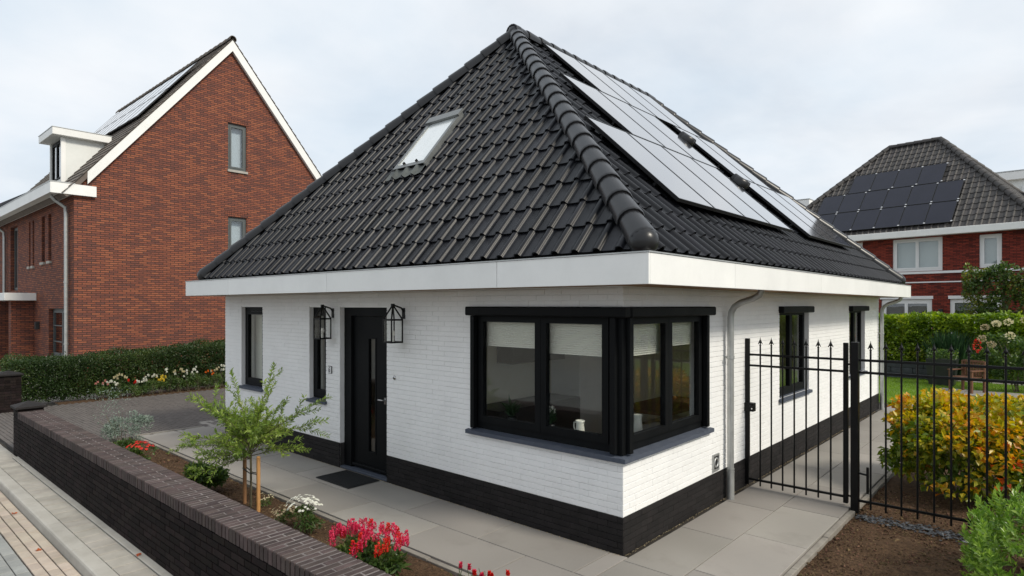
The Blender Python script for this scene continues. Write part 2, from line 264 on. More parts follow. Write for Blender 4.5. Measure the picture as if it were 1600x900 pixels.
class MB:
    def __init__(s): s.v = []; s.f = []; s.s = []
    def add(s, vs, fs, smooth=False):
        n = len(s.v); s.v.extend(tuple(v) for v in vs); s.f.extend(tuple(i + n for i in f) for f in fs); s.s.extend([smooth] * len(fs)); return s
    def box(s, x0, x1, y0, y1, z0, z1, skip=''):
        vs = [(x0, y0, z0), (x1, y0, z0), (x1, y1, z0), (x0, y1, z0), (x0, y0, z1), (x1, y0, z1), (x1, y1, z1), (x0, y1, z1)]
        F = {'b': (0, 3, 2, 1), 't': (4, 5, 6, 7), 'f': (0, 1, 5, 4), 'r': (1, 2, 6, 5), 'k': (2, 3, 7, 6), 'l': (3, 0, 4, 7)}
        return s.add(vs, [f for k, f in F.items() if k not in skip])
    def bev(s, x0, x1, y0, y1, z0, z1, b):
        """box with all edges chamfered (44 tris)"""
        bm = bmesh.new(); r = bmesh.ops.create_cube(bm, size=1)
        for v in bm.verts: v.co = Vector(((x0 + x1) / 2 + v.co.x * (x1 - x0), (y0 + y1) / 2 + v.co.y * (y1 - y0), (z0 + z1) / 2 + v.co.z * (z1 - z0)))
        bmesh.ops.bevel(bm, geom=bm.edges[:], offset=b, segments=1, affect='EDGES', profile=.5)
        bm.verts.index_update(); s.add([v.co[:] for v in bm.verts], [[v.index for v in f.verts] for f in bm.faces]); bm.free(); return s
    def topbev(s, x0, x1, y0, y1, z0, z1, b):
        """paving piece: sides plus chamfered upper rim, no underside"""
        vs = [(x0, y0, z0), (x1, y0, z0), (x1, y1, z0), (x0, y1, z0), (x0, y0, z1 - b), (x1, y0, z1 - b), (x1, y1, z1 - b), (x0, y1, z1 - b),
              (x0 + b, y0 + b, z1), (x1 - b, y0 + b, z1), (x1 - b, y1 - b, z1), (x0 + b, y1 - b, z1)]
        fs = []
        for i in range(4):
            j = (i + 1) % 4; fs += [(i, j, 4 + j, 4 + i), (4 + i, 4 + j, 8 + j, 8 + i)]
        return s.add(vs, fs + [(8, 9, 10, 11)])
    def tube(s, pts, r, n=8, cap=True, r2=None):
        pts = [Vector(p) for p in pts]; rings = []; k = len(pts)
        up = Vector((0, 0, 1)); prev = None
        for i, p in enumerate(pts):
            d = (pts[min(i + 1, k - 1)] - pts[max(i - 1, 0)]).normalized()
            a = d.orthogonal().normalized() if prev is None else (prev - d * prev.dot(d)).normalized()
            prev = a; b = d.cross(a); rr = r if r2 is None else r + (r2 - r) * i / (k - 1)
            if isinstance(r, (list, tuple)): rr = r[i]
            rings.append([p + (a * math.cos(2 * math.pi * j / n) + b * math.sin(2 * math.pi * j / n)) * rr for j in range(n)])
        vs = [v for rg in rings for v in rg]; fs = []
        for i in range(k - 1):
            for j in range(n): fs.append((i * n + j, i * n + (j + 1) % n, (i + 1) * n + (j + 1) % n, (i + 1) * n + j))
        s.add(vs, fs, True)
        if cap: s.add(rings[0], [tuple(range(n))[::-1]]); s.add(rings[-1], [tuple(range(n))])
        return s
    def lathe(s, prof, c, n=16):
        vs = []; fs = []; k = len(prof)
        for (r, z) in prof:
            for j in range(n): a = 2 * math.pi * j / n; vs.append((c[0] + r * math.cos(a), c[1] + r * math.sin(a), c[2] + z))
        for i in range(k - 1):
            for j in range(n): fs.append((i * n + j, i * n + (j + 1) % n, (i + 1) * n + (j + 1) % n, (i + 1) * n + j))
        return s.add(vs, fs, True)
    def poly(s, vs): return s.add(vs, [tuple(range(len(vs)))])
    def mesh(s, name='m'): return mesh_from(name, s.v, s.f, s.s)
    def build(s, name, mat, parent=None, local=False, **props): return put(name, s.mesh(name), mat, parent, local=local, **props)
def one(name, mat, parent, *a, b=None, local=False, **props):
    m = MB(); (m.bev(*a, b) if b else m.box(*a)); return m.build(name, mat, parent, local=local, **props)

def frame_matrix(O, U, V):
    U = Vector(U); V = Vector(V); Nn = U.cross(V)
    return Matrix(((U.x, V.x, Nn.x, O[0]), (U.y, V.y, Nn.y, O[1]), (U.z, V.z, Nn.z, O[2]), (0, 0, 0, 1)))

# leaves: folded rhombus, 2 tris, numpy
def leaf_arrays(P, D, Nr, L, W, fold=.25):
    D = D / np.linalg.norm(D, axis=1, keepdims=True); S = np.cross(D, Nr); ln = np.linalg.norm(S, axis=1, keepdims=True); ln[ln < 1e-6] = 1; S = S / ln; Q = np.cross(S, D)
    L = L[:, None]; W = W[:, None]
    a = P; tip = P + D * L; mid = P + D * L * .45 + Q * W * fold
    return np.stack([a, mid + S * W * .5, tip - Q * L * .08, mid - S * W * .5], 1).reshape(-1, 3)
def leaves(name, V, mat, parent, **props):
    n = len(V) // 4; me = bpy.data.meshes.new(name); me.vertices.add(4 * n); me.vertices.foreach_set('co', V.astype(np.float32).ravel())
    idx = (np.arange(n)[:, None] * 4 + np.array([[0, 1, 2, 0, 2, 3]])).ravel().astype(np.int32)
    me.loops.add(6 * n); me.loops.foreach_set('vertex_index', idx); me.polygons.add(2 * n)
    me.polygons.foreach_set('loop_start', np.arange(0, 6 * n, 3, dtype=np.int32)); me.polygons.foreach_set('loop_total', np.full(2 * n, 3, np.int32))
    me.update(calc_edges=True); return put(name, me, mat, parent, kind='stuff', **props)
def rnd(n, a, b): return RNG.uniform(a, b, n)
def sph(n):
    v = RNG.normal(size=(n, 3)); return v / np.linalg.norm(v, axis=1, keepdims=True)
LEAF_UNIT = {}
def single_leaves(P, D, Nr, L, W, mat, parent, fold=.25):
    """the nearest, largest leaves as pieces of their own, one shared mesh"""
    if mat not in LEAF_UNIT:
        v = leaf_arrays(np.zeros((1, 3)), np.array([[0, 1., 0]]), np.array([[0, 0, 1.]]), np.ones(1), np.ones(1), fold)
        LEAF_UNIT[mat] = mesh_from('leaf', [tuple(x) for x in v], [(0, 1, 2), (0, 2, 3)]); LEAF_UNIT[mat].materials.append(M[mat])
    for i in range(len(P)):
        d = Vector(D[i]).normalized(); s = d.cross(Vector(Nr[i])); s = s.normalized() if s.length > 1e-5 else d.orthogonal().normalized(); q = s.cross(d)
        mt = Matrix(((s.x * W[i], d.x * L[i], q.x * W[i], P[i][0]), (s.y * W[i], d.y * L[i], q.y * W[i], P[i][1]), (s.z * W[i], d.z * L[i], q.z * W[i], P[i][2]), (0, 0, 0, 1)))
        put('leaf', LEAF_UNIT[mat], None, parent, matrix=mt)

# ================================================================== SETTING: ground, paving, road
def st(o): o['kind'] = 'structure'; return o
m = MB(); m.poly([(-1500, -1500, -.16), (1500, -1500, -.16), (1500, 1500, -.16), (-1500, 1500, -.16)]); st(m.build('ground', 'ground'))
# road: bedding sheet plus clinkers, the beige gutter bricks nearest the kerb
def paving(name, bed_mat, x0, x1, y0, y1, z, nparts, pieces, pmat, h, bev, jit=.0015, piece='paver'):
    """pieces: list of (x0,x1,y0,y1); nearest nparts are objects, the rest one joined part"""
    root = st(empty(name, ((x0 + x1) / 2, (y0 + y1) / 2, z)))
    b = MB(); b.poly([(x0, y0, z), (x1, y0, z), (x1, y1, z), (x0, y1, z)]); b.build('bedding', bed_mat, root)
    pieces = sorted(pieces, key=lambda p: (Vector(((p[0] + p[1]) / 2, (p[2] + p[3]) / 2, z)) - CAM).length - 1e3 * seen((p[0] + p[1]) / 2, (p[2] + p[3]) / 2, z))
    cache = {}
    rest = MB()
    for i, (a, bx, c, d) in enumerate(pieces):
        zj = random.uniform(-jit, jit)
        if i < nparts:
            k = (round(bx - a, 3), round(d - c, 3))
            if k not in cache: cache[k] = MB().topbev(-k[0] / 2, k[0] / 2, -k[1] / 2, k[1] / 2, .001, h, bev).mesh(piece)
            put(piece, cache[k], pmat, root, matrix=Matrix.Translation(((a + bx) / 2, (c + d) / 2, z + zj)) @ Matrix.Rotation(random.uniform(-.004, .004), 4, 'Z'))
        else: rest.topbev(a, bx, c, d, z + .001, z + h + zj, bev)
    if rest.v: rest.build(piece + '_field', pmat, root, kind='stuff')
    return root
CR, CW = Vector((.747, .665, 0)), Vector((-.665, .747, 0))
def project(x, y, z):
    d = Vector((x, y, z)) - CAM; f = d.dot(CW)
    if f < .1: return None
    return 800 + 960 * d.dot(CR) / f, 477 - 960 * d.z / f, f
def seen(x, y, z, mrg=15):
    p = project(x, y, z); return 1 if p and -mrg < p[0] < 1600 + mrg and -mrg < p[1] < 900 + mrg else 0

RZ = -.10
pcs = []
for r in range(14):
    y1 = -3.728 - r * .105
    x = -16 + (r % 2) * .105 + random.uniform(0, .02)
    while x < 1.5:
        pcs.append((x, x + .203, y1 - .098, y1)); x += .21
paving('road', 'paver_road', -60, 30, -14, -3.72, RZ - .03, 60, [p for p in pcs if -7.5 < p[0] < -1.5], 'paver_road', .03, .004)
st(one('road_surface', 'paver_road', None, -60, -7.5, -14, -3.74, RZ - .06, RZ - .003))
pcs = []
for r in range(3):
    y1 = -3.435 - r * .097; x = -14 + (r % 2) * .1
    while x < -1.0: pcs.append((x, x + .191, y1 - .088, y1)); x += .2
paving('gutter_strip', 'joint_sand', -40, 3, -3.74, -3.425, RZ - .03, 150, pcs, 'paver_beige', .033, .004)
root = st(empty('kerb', (-4, -3.35, 0)))
x = -40.
while x < 3:
    mm = MB()     # kerbstone: battered face, rounded nose, drops to a flush entry beside the drive
    z1 = .004 if x > -9.3 else -.07
    prof = [(-3.285, -.2), (-3.285, z1), (-3.395, z1), (-3.412, z1 - .008), (-3.42, z1 - .025), (-3.432, -.2)]
    a, b = x + .003, min(x + .997, 3); vs = [(a, y, z) for y, z in prof] + [(b, y, z) for y, z in prof]; n = len(prof)
    fs = [(i, i + 1, n + i + 1, n + i) for i in range(n - 1)] + [tuple(range(n))[::-1], tuple(range(n, 2 * n))]
    mm.add(vs, fs)
    mm.build('kerbstone', 'kerb_concrete', root); x += 1
pcs = []; x = -9.0
while x < 2.4: pcs.append((x, x + .200, -3.275, -3.052)); x += .213
for ix in range(14):
    for iy in range(1): pcs.append((-9.0 - .3 * (ix + 1), -9.004 - .3 * ix, -3.278, -2.99))
paving('sidewalk', 'joint_sand', -40, 3, -3.284, -2.9, -.05, 120, pcs, 'paver_grey', .05, .004)
root = st(empty('wall_footing_strip', (-4, -3.01, 0))); x = -9.0
while x < 2.4:
    one('edging_stone', 'kerb_concrete', root, x + .002, x + .998, -3.044, -2.972, -.05, .006, b=.004); x += 1
# driveway of dark clinkers
pcs = []
yy = -2.9; r = 0
while yy < 3.6:
    x = -14.6 + (r % 2) * .105
    while x < -9.4:
        if not (x > -9.62 and yy > -1.3 and yy < .9 and False): pcs.append((x, x + .203, yy, yy + .062))
        x += .21
    yy += .069; r += 1
paving('driveway', 'dark_mortar', -14.65, -9.3, -2.92, 9, -.045, 40, pcs, 'paver_drive', .045, .003, jit=.002)
st(one('driveway_rear', 'paver_drive', None, -14.65, -8.6, 3.62, 9, -.04, -.004))
# patio and side path slabs 60 x 120
root_pieces = []
def row(y0, y1, xa, xb, off):
    x = xa - off
    while x < xb:
        a, b = max(x, xa), min(x + 1.2, xb)
        if b - a > .05: root_pieces.append((a + .005, b - .005, y0 + .005, y1 - .005))
        x += 1.2
row(-.60, 0.0, -9.38, 0.06, .35); row(-1.2, -.60, -9.33, 1.25, .95)
def colm(x0, x1, ya, yb, off):
    y = ya - off
    while y < yb:
        a, b = max(y, ya), min(y + 1.16, yb)
        if b - a > .05: root_pieces.append((x0 + .005, x1 - .005, a + .005, b - .005))
        y += 1.16
colm(.06, .63, -.60, 12.2, .65); colm(.63, 1.25, -.60, 12.2, .4)
row(.0, .9, -9.9, -8.56, .3)
for xx in (-.6, 0.0, .6): root_pieces.append((1.25 + .0025 + xx + .6, 1.25 - .0025 + xx + 1.2, -2.6, -2.0))
root_pieces = [p for p in root_pieces if p[3] < 13]
paving('patio', 'slab_joint', -9.9, 1.27, -1.2, 12.2, -.05, 80, root_pieces, 'slab', .05, .003, jit=.0006, piece='slab')
root = st(empty('border_edging', (-4, -1.23, 0))); x = -9.33
while x < 1.2:
    one('edging_stone', 'edging', root, x + .003, min(x + .997, 1.25), -1.262, -1.204, -.1, -.012 + random.uniform(-.004, .004), b=.004); x += 1
y = -1.2
while y < 12:
    one('edging_stone', 'edging', root, 1.256, 1.312, y + .003, y + .997, -.1, -.012 + random.uniform(-.006, .004), b=.004); y += 1
one('edging_stone', 'edging', root, -9.39, -9.335, -1.26, -.1, -.1, .012, b=.004)

def soil_sheet(name, x0, x1, y0, y1, z, amp, step=.07):
    nx, ny = int((x1 - x0) / step) + 1, int((y1 - y0) / step) + 1
    vs = []; fs = []
    from mathutils import noise
    for j in range(ny + 1):
        for i in range(nx + 1):
            x, y = x0 + (x1 - x0) * i / nx, y0 + (y1 - y0) * j / ny
            e = min(1, min(x - x0, x1 - x, y - y0, y1 - y) / .15)
            h = noise.fractal(Vector((x * 2.5, y * 2.5, 3)), 1, 2, 5) * amp + amp * .8 * e
            vs.append((x, y, z + h))
    for j in range(ny):
        for i in range(nx): a = j * (nx + 1) + i; fs.append((a, a + 1, a + nx + 2, a + nx + 1))
    me = mesh_from(name, vs, fs, True); return st(put(name, me, 'soil'))
soil_sheet('border_soil', -9.33, 3.2, -2.70, -1.262, -.045, .02)
soil_sheet('garden_soil', 1.312, 9, -1.2, 10.0, -.06, .022, .1)
def crumbs(name, n, fx, mat, label, cat, smin, smax, flat=.7):
    vs = []; fs = []
    for i in range(n):
        x, y, z = fx(); s = random.uniform(smin, smax) * (1 if random.random() < .9 else 1.8)
        R = Matrix.Rotation(random.uniform(0, 6.3), 3, 'Z') @ Matrix.Rotation(random.uniform(-.5, .5), 3, 'X')
        k = len(vs); q = [(1, 0, 0), (-.5, .8, 0), (-.6, -.7, 0), (0, .1, flat), (.1, 0, -flat)]
        for p in q: v = R @ Vector((p[0] * s * random.uniform(.7, 1.3), p[1] * s * random.uniform(.7, 1.3), p[2] * s)); vs.append((x + v.x, y + v.y, z + v.z))
        fs += [(k, k + 1, k + 3), (k + 1, k + 2, k + 3), (k + 2, k, k + 3), (k + 1, k, k + 4), (k + 2, k + 1, k + 4), (k, k + 2, k + 4)]
    o = put(name, mesh_from(name, vs, fs), mat); o['kind'] = 'stuff'; o['label'] = label; o['category'] = cat; return o
crumbs('soil_clods', 9000, lambda: (random.uniform(-9.2, 1.2), random.uniform(-2.64, -1.29), random.uniform(-.045, -.015)), 'soil_crumb', 'crumbs of brown soil in the border behind the brick wall', 'soil', .006, .016)
crumbs('soil_crumbs', 12000, lambda: (random.uniform(1.33, 3.6), random.uniform(-.3, 4.2), random.uniform(-.06, -.03)), 'soil_crumb', 'crumbs of bare soil beside the side path', 'soil', .006, .016)
crumbs('slate_gravel', 1500, lambda: (random.uniform(1.36, 5), random.gauss(2.78, .07), random.uniform(-.045, -.012)), 'slate_chip', 'grey slate chippings along the foot of the iron fence', 'gravel', .012, .026, .35)

def wall_foot():
    if random.random() < .45: return (random.uniform(-8.4, .0), -.016 - abs(random.gauss(0, .012)), .002)
    return (.016 + abs(random.gauss(0, .012)), random.uniform(0, 10.5), .002)
crumbs('sand_grains', 2600, wall_foot, 'sand_grain', 'pale sand and grit gathered along the foot of the white house', 'sand', .002, .006, .5)
# lawn behind the house
b = MB(); b.poly([(-12, 12.25, -.03), (14, 12.25, -.03), (14, 18.6, -.03), (-12, 18.6, -.03)]); st(b.build('lawn', 'grass_soil'))
b = MB(); b.poly([(1.32, 10.0, -.032), (20, 10.0, -.032), (20, 12.25, -.032), (1.32, 12.25, -.032)]); st(b.build('lawn_strip', 'grass_soil'))
n = 42000; P = np.stack([rnd(n, -2.2, 3.2), rnd(n, 10.2, 18.5), np.full(n, -.03)], 1); keep = (P[:, 1] > 12.26) | (P[:, 0] > 1.35); P = P[keep]; n = len(P)
D = np.stack([rnd(n, -.5, .5), rnd(n, -.5, .5), np.ones(n)], 1)
o = leaves('grass', leaf_arrays(P, D, sph(n), rnd(n, .03, .055), rnd(n, .008, .014)), 'grass_blade', None); o['label'] = 'short green lawn grass behind the white house'; o['category'] = 'grass'

# ================================================================== WHITE BUNGALOW
house = empty('bungalow', (-4.26, 5.45, 0), 'white painted brick bungalow with black hipped tile roof and corner window', 'house')
X0, Y1, ZT = -8.52, 10.92, 2.56
def wall_shell(axis, pos, a0, a1, z0, z1, holes, th, inward):
    """plane wall with openings: outer and inner skins plus reveals. axis 'x' = runs along x at y=pos"""
    A = sorted({a0, a1, *[h[0] for h in holes], *[h[1] for h in holes]}); Z = sorted({z0, z1, *[h[2] for h in holes], *[h[3] for h in holes]})
    solid = lambda i, j: 0 <= i < len(A) - 1 and 0 <= j < len(Z) - 1 and not any(h[0] <= (A[i] + A[i + 1]) / 2 <= h[1] and h[2] <= (Z[j] + Z[j + 1]) / 2 <= h[3] for h in holes)
    inhole = lambda i, j: 0 <= i < len(A) - 1 and 0 <= j < len(Z) - 1 and not solid(i, j)
    pt = (lambda a, d, z: (a, pos + d * inward, z)) if axis == 'x' else (lambda a, d, z: (pos + d * inward, a, z))
    m = MB()
    for i in range(len(A) - 1):
        for j in range(len(Z) - 1):
            if not solid(i, j): continue
            p, q, r, s = A[i], A[i + 1], Z[j], Z[j + 1]
            m.poly([pt(p, 0, r), pt(q, 0, r), pt(q, 0, s), pt(p, 0, s)]); m.poly([pt(p, th, r), pt(p, th, s), pt(q, th, s), pt(q, th, r)])
            if inhole(i - 1, j): m.poly([pt(p, 0, r), pt(p, 0, s), pt(p, th, s), pt(p, th, r)])
            if inhole(i + 1, j): m.poly([pt(q, 0, r), pt(q, th, r), pt(q, th, s), pt(q, 0, s)])
            if inhole(i, j - 1): m.poly([pt(p, 0, r), pt(p, th, r), pt(q, th, r), pt(q, 0, r)])
            if inhole(i, j + 1): m.poly([pt(p, 0, s), pt(q, 0, s), pt(q, th, s), pt(p, th, s)])
    return m
FH = [(-7.86, -7.07, .92, 2.32), (-5.56, -5.09, .92, 2.32), (-4.72, -3.61, 0, 2.32), (-2.02, 0.0, .92, 2.32)]
RH = [(0.0, 1.86, .92, 2.32), (4.30, 5.72, .98, 2.32), (8.30, 9.60, .98, 2.32)]
# stop each wall skin at the corner so the corner window stays open
frontw = wall_shell('x', 0.0, X0, 0.0, 0, ZT, FH, .22, 1).build('front_wall', 'white_paint_brick', house)
rightw = wall_shell('y', 0.0, 0.0, Y1, 0, ZT, RH, .22, -1).build('side_wall', 'white_paint_brick', house)
m = wall_shell('y', X0, 0.0, Y1, 0, ZT, [], .22, 1); m.build('side_wall', 'white_paint_brick', house)
m = wall_shell('x', Y1, X0, 0.0, 0, ZT, [], .22, -1); m.build('rear_wall', 'white_paint_brick', house)
PROUD = .011
def courses(a0, a1, z0, z1, holes, ch=.06, bl=.22, j=.0055, vj=.0012):
    out = []; k = 0; z = z0
    while z < z1 - .01:
        zt = min(z + ch - j, z1); segs = [(a0, a1)]
        for h in holes:
            if h[2] < zt - .004 and h[3] > z + .004:
                ns_ = []
                for (p, q) in segs:
                    if h[1] <= p or h[0] >= q: ns_.append((p, q)); continue
                    if h[0] > p: ns_.append((p, h[0]))
                    if h[1] < q: ns_.append((h[1], q))
                segs = ns_
        for (p, q) in segs:
            x = math.floor((p - a0) / bl) * bl + a0 - (bl / 2 if k % 2 else 0)
            while x < q:
                s, e = max(x, p), min(x + bl - vj, q)
                if q - e < .035: e = q
                if e - s > .02: out.append((s, e, z, zt))
                x += bl
        z += ch; k += 1
    return out
def brick_skin(axis, sgn, pos, bricks, mat, nmat, parent, nparts, name):
    """bricks standing proud of the mortar plane; nearest in view as pieces, the rest one skin"""
    pt = (lambda a, d, z: (a, pos + sgn * d, z)) if axis == 'x' else (lambda a, d, z: (pos + sgn * d, a, z))
    def geo(m, s, e, z, zt, d, ch=.0022):
        vs = [pt(s, 0, z), pt(e, 0, z), pt(e, 0, zt), pt(s, 0, zt), pt(s, d - ch, z), pt(e, d - ch, z), pt(e, d - ch, zt), pt(s, d - ch, zt),
              pt(s + ch, d, z + ch), pt(e - ch, d, z + ch), pt(e - ch, d, zt - ch), pt(s + ch, d, zt - ch)]
        fs = [(8, 9, 10, 11)] + [(i, (i + 1) % 4, 4 + (i + 1) % 4, 4 + i) for i in range(4)] + [(4 + i, 4 + (i + 1) % 4, 8 + (i + 1) % 4, 8 + i) for i in range(4)]
        if (axis == 'x') == (sgn > 0): fs = [f[::-1] for f in fs]
        m.add(vs, fs)
    key = lambda b: (Vector(pt((b[0] + b[1]) / 2, 0, b[2])) - CAM).length + (0 if seen(*pt((b[0] + b[1]) / 2, 0, b[2])) else 1e3) + (30 if b[1] - b[0] < .09 else 0)
    bricks = sorted(bricks, key=key); rest = MB()
    for i, b in enumerate(bricks):
        d = PROUD + random.uniform(-.0016, .0016)
        if i < nparts: m = MB(); geo(m, *b, d); m.build(name, mat, parent)
        else: geo(rest, *b, d)
    if rest.v: rest.build(name + 'work', mat, parent, kind='stuff')
ends = lambda b: b
brick_skin('x', -1, 0, [(s, e + (PROUD if abs(e) < .01 else 0), z, zt) for s, e, z, zt in courses(X0, 0, .36, 2.52, FH)], 'white_paint_brick', None, frontw, 170, 'brick')
brick_skin('y', 1, 0, courses(0.0, Y1, .36, 2.52, RH), 'white_paint_brick', None, rightw, 130, 'brick')
# plinth in dark brick: its own thin skin over the wall
pb = MB()
for (a, b_) in ((X0, -4.72), (-3.61, .003)): pb.poly([(a, -.004, 0), (b_, -.004, 0), (b_, -.004, .355), (a, -.004, .355)])
pb.poly([(.004, -.003, 0), (.004, Y1, 0), (.004, Y1, .355), (.004, -.003, .355)])
pb.poly([(-4.716, -.004, 0), (-4.716, .15, 0), (-4.716, .15, .355), (-4.716, -.004, .355)])
plinth = pb.build('plinth', 'dark_mortar', house)
brick_skin('x', -1, -.004, [(s, e + (PROUD + .004 if abs(e) < .01 else 0), z, zt) for s, e, z, zt in courses(X0, 0, 0, .356, [(-4.72, -3.61, 0, 2)])], 'dark_plinth', None, plinth, 150, 'plinth_brick')
brick_skin('y', 1, .004, courses(0.0, Y1, 0, .356, []), 'dark_plinth', None, plinth, 130, 'plinth_brick')
# door reveal dark plinth face lies 5 mm proud of the white reveal
# ---- eaves
FX0, FX1, FY0, FY1, FZ0, FZ1 = -8.75, .62, -.62, 10.98, 2.52, 2.775
sof = MB()
for (a, b_, c, d) in ((FX0 + .02, FX1 - .02, FY0 + .02, .0), (.0, FX1 - .02, .0, FY1 - .02), (FX0 + .02, X0, 0, FY1 - .02), (X0, 0, Y1, FY1 - .02)): sof.poly([(a, c, FZ0 + .012), (a, d, FZ0 + .012), (b_, d, FZ0 + .012), (b_, c, FZ0 + .012)])
sof.build('soffit', 'soffit_wood', house)
fas = empty('fascia', parent=house)
fas.location = (0, 0, 0)
def fboard(x0, x1, y0, y1): one('fascia_board', 'fascia_white', fas, x0, x1, y0, y1, FZ0, FZ1, b=.003)
xs = [FX0, -7.0, -4.08, -1.04, FX1]
for a, b_ in zip(xs, xs[1:]): fboard(a + (.003 if a != FX0 else 0), b_ - .003 * (b_ != FX1), FY0, FY0 + .022)
ys = [FY0 + .0225, 1.13, 4.15, 7.2, FY1]
for a, b_ in zip(ys, ys[1:]): fboard(FX1 - .022, FX1, a + .003, b_ - .003)
fboard(FX0, FX0 + .022, FY0 + .0235, FY1); fboard(FX0 + .0235, FX1 - .0235, FY1 - .022, FY1)
tr = MB()      # zinc drip edge along the top of the boards and the flat gutter behind it
for (a, b_, c, d) in ((FX0 - .008, FX1 + .008, FY0 - .008, FY0 + .03), (FX1 - .03, FX1 + .008, FY0 + .03, FY1), (FX0 - .008, FX0 + .03, FY0 + .03, FY1), (FX0 + .03, FX1 - .03, FY1 - .03, FY1 + .008)): tr.box(a, b_, c, d, FZ1 + .001, FZ1 + .012)
tr.build('drip_edge', 'zinc', house)
m = MB(); m.poly([(FX0 + .02, FY0 + .02, FZ1 - .03), (FX1 - .02, FY0 + .02, FZ1 - .03), (FX1 - .02, FY1 - .02, FZ1 - .03), (FX0 + .02, FY1 - .02, FZ1 - .03)]); m.build('gutter_lining', 'zinc', house)
# ---- roof
TX0, TX1, TY0, TY1, EZ = -8.17, .565, -.565, 10.25, 2.798
AP, RE = Vector((-3.85, 2.85, 6.93)), Vector((-3.85, 7.4, 6.93))
cs = [Vector((TX0, TY0, EZ)), Vector((TX1, TY0, EZ)), Vector((TX1, TY1, EZ)), Vector((TX0, TY1, EZ))]
roof = MB().add([v - Vector((0, 0, .03)) for v in (*cs, AP, RE)], [(0, 1, 4), (1, 2, 5, 4), (2, 3, 5), (3, 0, 4, 5), (3, 2, 1, 0)]).build('roof', 'roof_under', house)
PU = (0, .04, .10, .35, .56, .585, .605, .64, .70, .765, .83, .88, .905, .925, .96, 1.04); PH = (.003, .001, 0, 0, .001, .009, .019, .031, .040, .0435, .040, .031, .021, .004, .002, .003)
def tile_mesh(w=.225, l=.345):
    m = MB(); n = len(PU); L2 = l + .05
    lo = [(u * w, 0, h + .024) for u, h in zip(PU, PH)]; hi = [(u * w, L2, h - .002) for u, h in zip(PU, PH)]
    m.add(lo + hi, [(i, i + 1, n + i + 1, n + i) for i in range(n - 1)], True)
    m.add(lo + [(u * w, .004, h + .006) for u, h in zip(PU, PH)], [(n + i, n + i + 1, i + 1, i) for i in range(n - 1)])
    return m
def tile_face(O, U, V, width, length, hl, hr, parent, part_budget, collected, w=.225, l=.345, u_off=0.):
    """hl, hr: u on the left and right hip as a function of v, as lines (u0, slope)"""
    fm = frame_matrix(O, U, V); T = tile_mesh(w, l); nrow = math.ceil(length / l); ncol = math.ceil(width / w) + 1
    for r in range(nrow):
        for c in range(-1, ncol):
            u0, v0 = c * w + u_off, r * l
            ul0, ul1 = hl[0] + hl[1] * v0, hl[0] + hl[1] * (v0 + l); ur0, ur1 = hr[0] + hr[1] * v0, hr[0] + hr[1] * (v0 + l)
            if u0 + w < min(ul0, ul1) or u0 > max(ur0, ur1) or v0 >= length: continue
            whole = u0 > max(ul0, ul1) and u0 + w * 1.04 < min(ur0, ur1) and v0 + l < length
            collected.append((fm, u0, v0, whole, hl, hr, T, length))
def clipped(T, u0, v0, hl, hr, length):
    bm = bmesh.new(); vs = [bm.verts.new((x + u0, y + v0, z)) for x, y, z in T.v]
    for f, s in zip(T.f, T.s): fc = bm.faces.new([vs[i] for i in f]); fc.smooth = s
    def cut(co, no):
        g = bm.verts[:] + bm.edges[:] + bm.faces[:]
        if g: bmesh.ops.bisect_plane(bm, geom=g, plane_co=co, plane_no=no, clear_outer=True)
    cut((hl[0], 0, 0), (-1, hl[1], 0)); cut((hr[0], 0, 0), (1, -hr[1], 0)); cut((0, length, 0), (0, 1, 0))
    bm.verts.index_update(); vv = [v.co.copy() for v in bm.verts]; ff = [[v.index for v in f.verts] for f in bm.faces]; ss = [f.smooth for f in bm.faces]; bm.free(); return vv, ff, ss
def lay_tiles(coll, parent, nparts, mat, under=None):
    def key(t):
        p = t[0] @ Vector((t[1] + .11, t[2] + .17, .02)); nrm = t[0].to_3x3() @ Vector((0, 0, 1)); d = CAM - p
        return -(max(0, d.normalized().dot(nrm)) / d.length_squared) * (1 if t[3] and seen(*p) and not (under and under(t)) else 1e-6)
    coll.sort(key=key); rest = MB(); shared = None
    for i, (fm, u0, v0, whole, hl, hr, T, ln) in enumerate(coll):
        jz = random.uniform(-.002, .002)
        if i < nparts:
            if shared is None: shared = T.mesh('tile')
            put('tile', shared, mat, parent, matrix=fm @ Matrix.Translation((u0, v0, jz)) @ Matrix.Rotation(random.gauss(0, .004), 4, 'Z') @ Matrix.Rotation(random.gauss(0, .006), 4, 'Y'))
        else:
            vv, ff, ss = ([Vector((x + u0, y + v0, z + jz)) for x, y, z in T.v], T.f, T.s) if whole else clipped(T, u0, v0, hl, hr, ln)
            n = len(rest.v); rest.v.extend((fm @ v)[:] for v in vv); rest.f.extend(tuple(i + n for i in f) for f in ff); rest.s.extend(ss)
    return rest.build('tile_field', mat, parent, kind='stuff')
def face_of(c0, c1, t0, t1):
    """roof face from eave corners c0,c1 (left, right seen from outside) and top points t0,t1"""
    U = (c1 - c0).normalized(); d = t0 - c0; V = (d - U * d.dot(U)); ln = V.length; V = V / ln; wd = (c1 - c0).length
    return c0, U, V, wd, ln, (0, d.dot(U) / ln), (wd, ((t1 - c0).dot(U) - wd) / ln)
coll = []
FR = face_of(cs[0], cs[1], AP, AP); RI = face_of(cs[1], cs[2], AP, RE)
tile_face(*FR[:3], FR[3], FR[4], FR[5], FR[6], roof, 0, coll); tile_face(*RI[:3], RI[3], RI[4], RI[5], RI[6], roof, 0, coll, u_off=.06)
BK = face_of(cs[2], cs[3], RE, RE); LF = face_of(cs[3], cs[0], RE, AP)
tile_face(*BK[:3], BK[3], BK[4], BK[5], BK[6], roof, 0, coll); tile_face(*LF[:3], LF[3], LF[4], LF[5], LF[6], roof, 0, coll)
PAN = []      # solar panels on the side slope: (along eave, up slope)
PW, PL = .93, 1.66
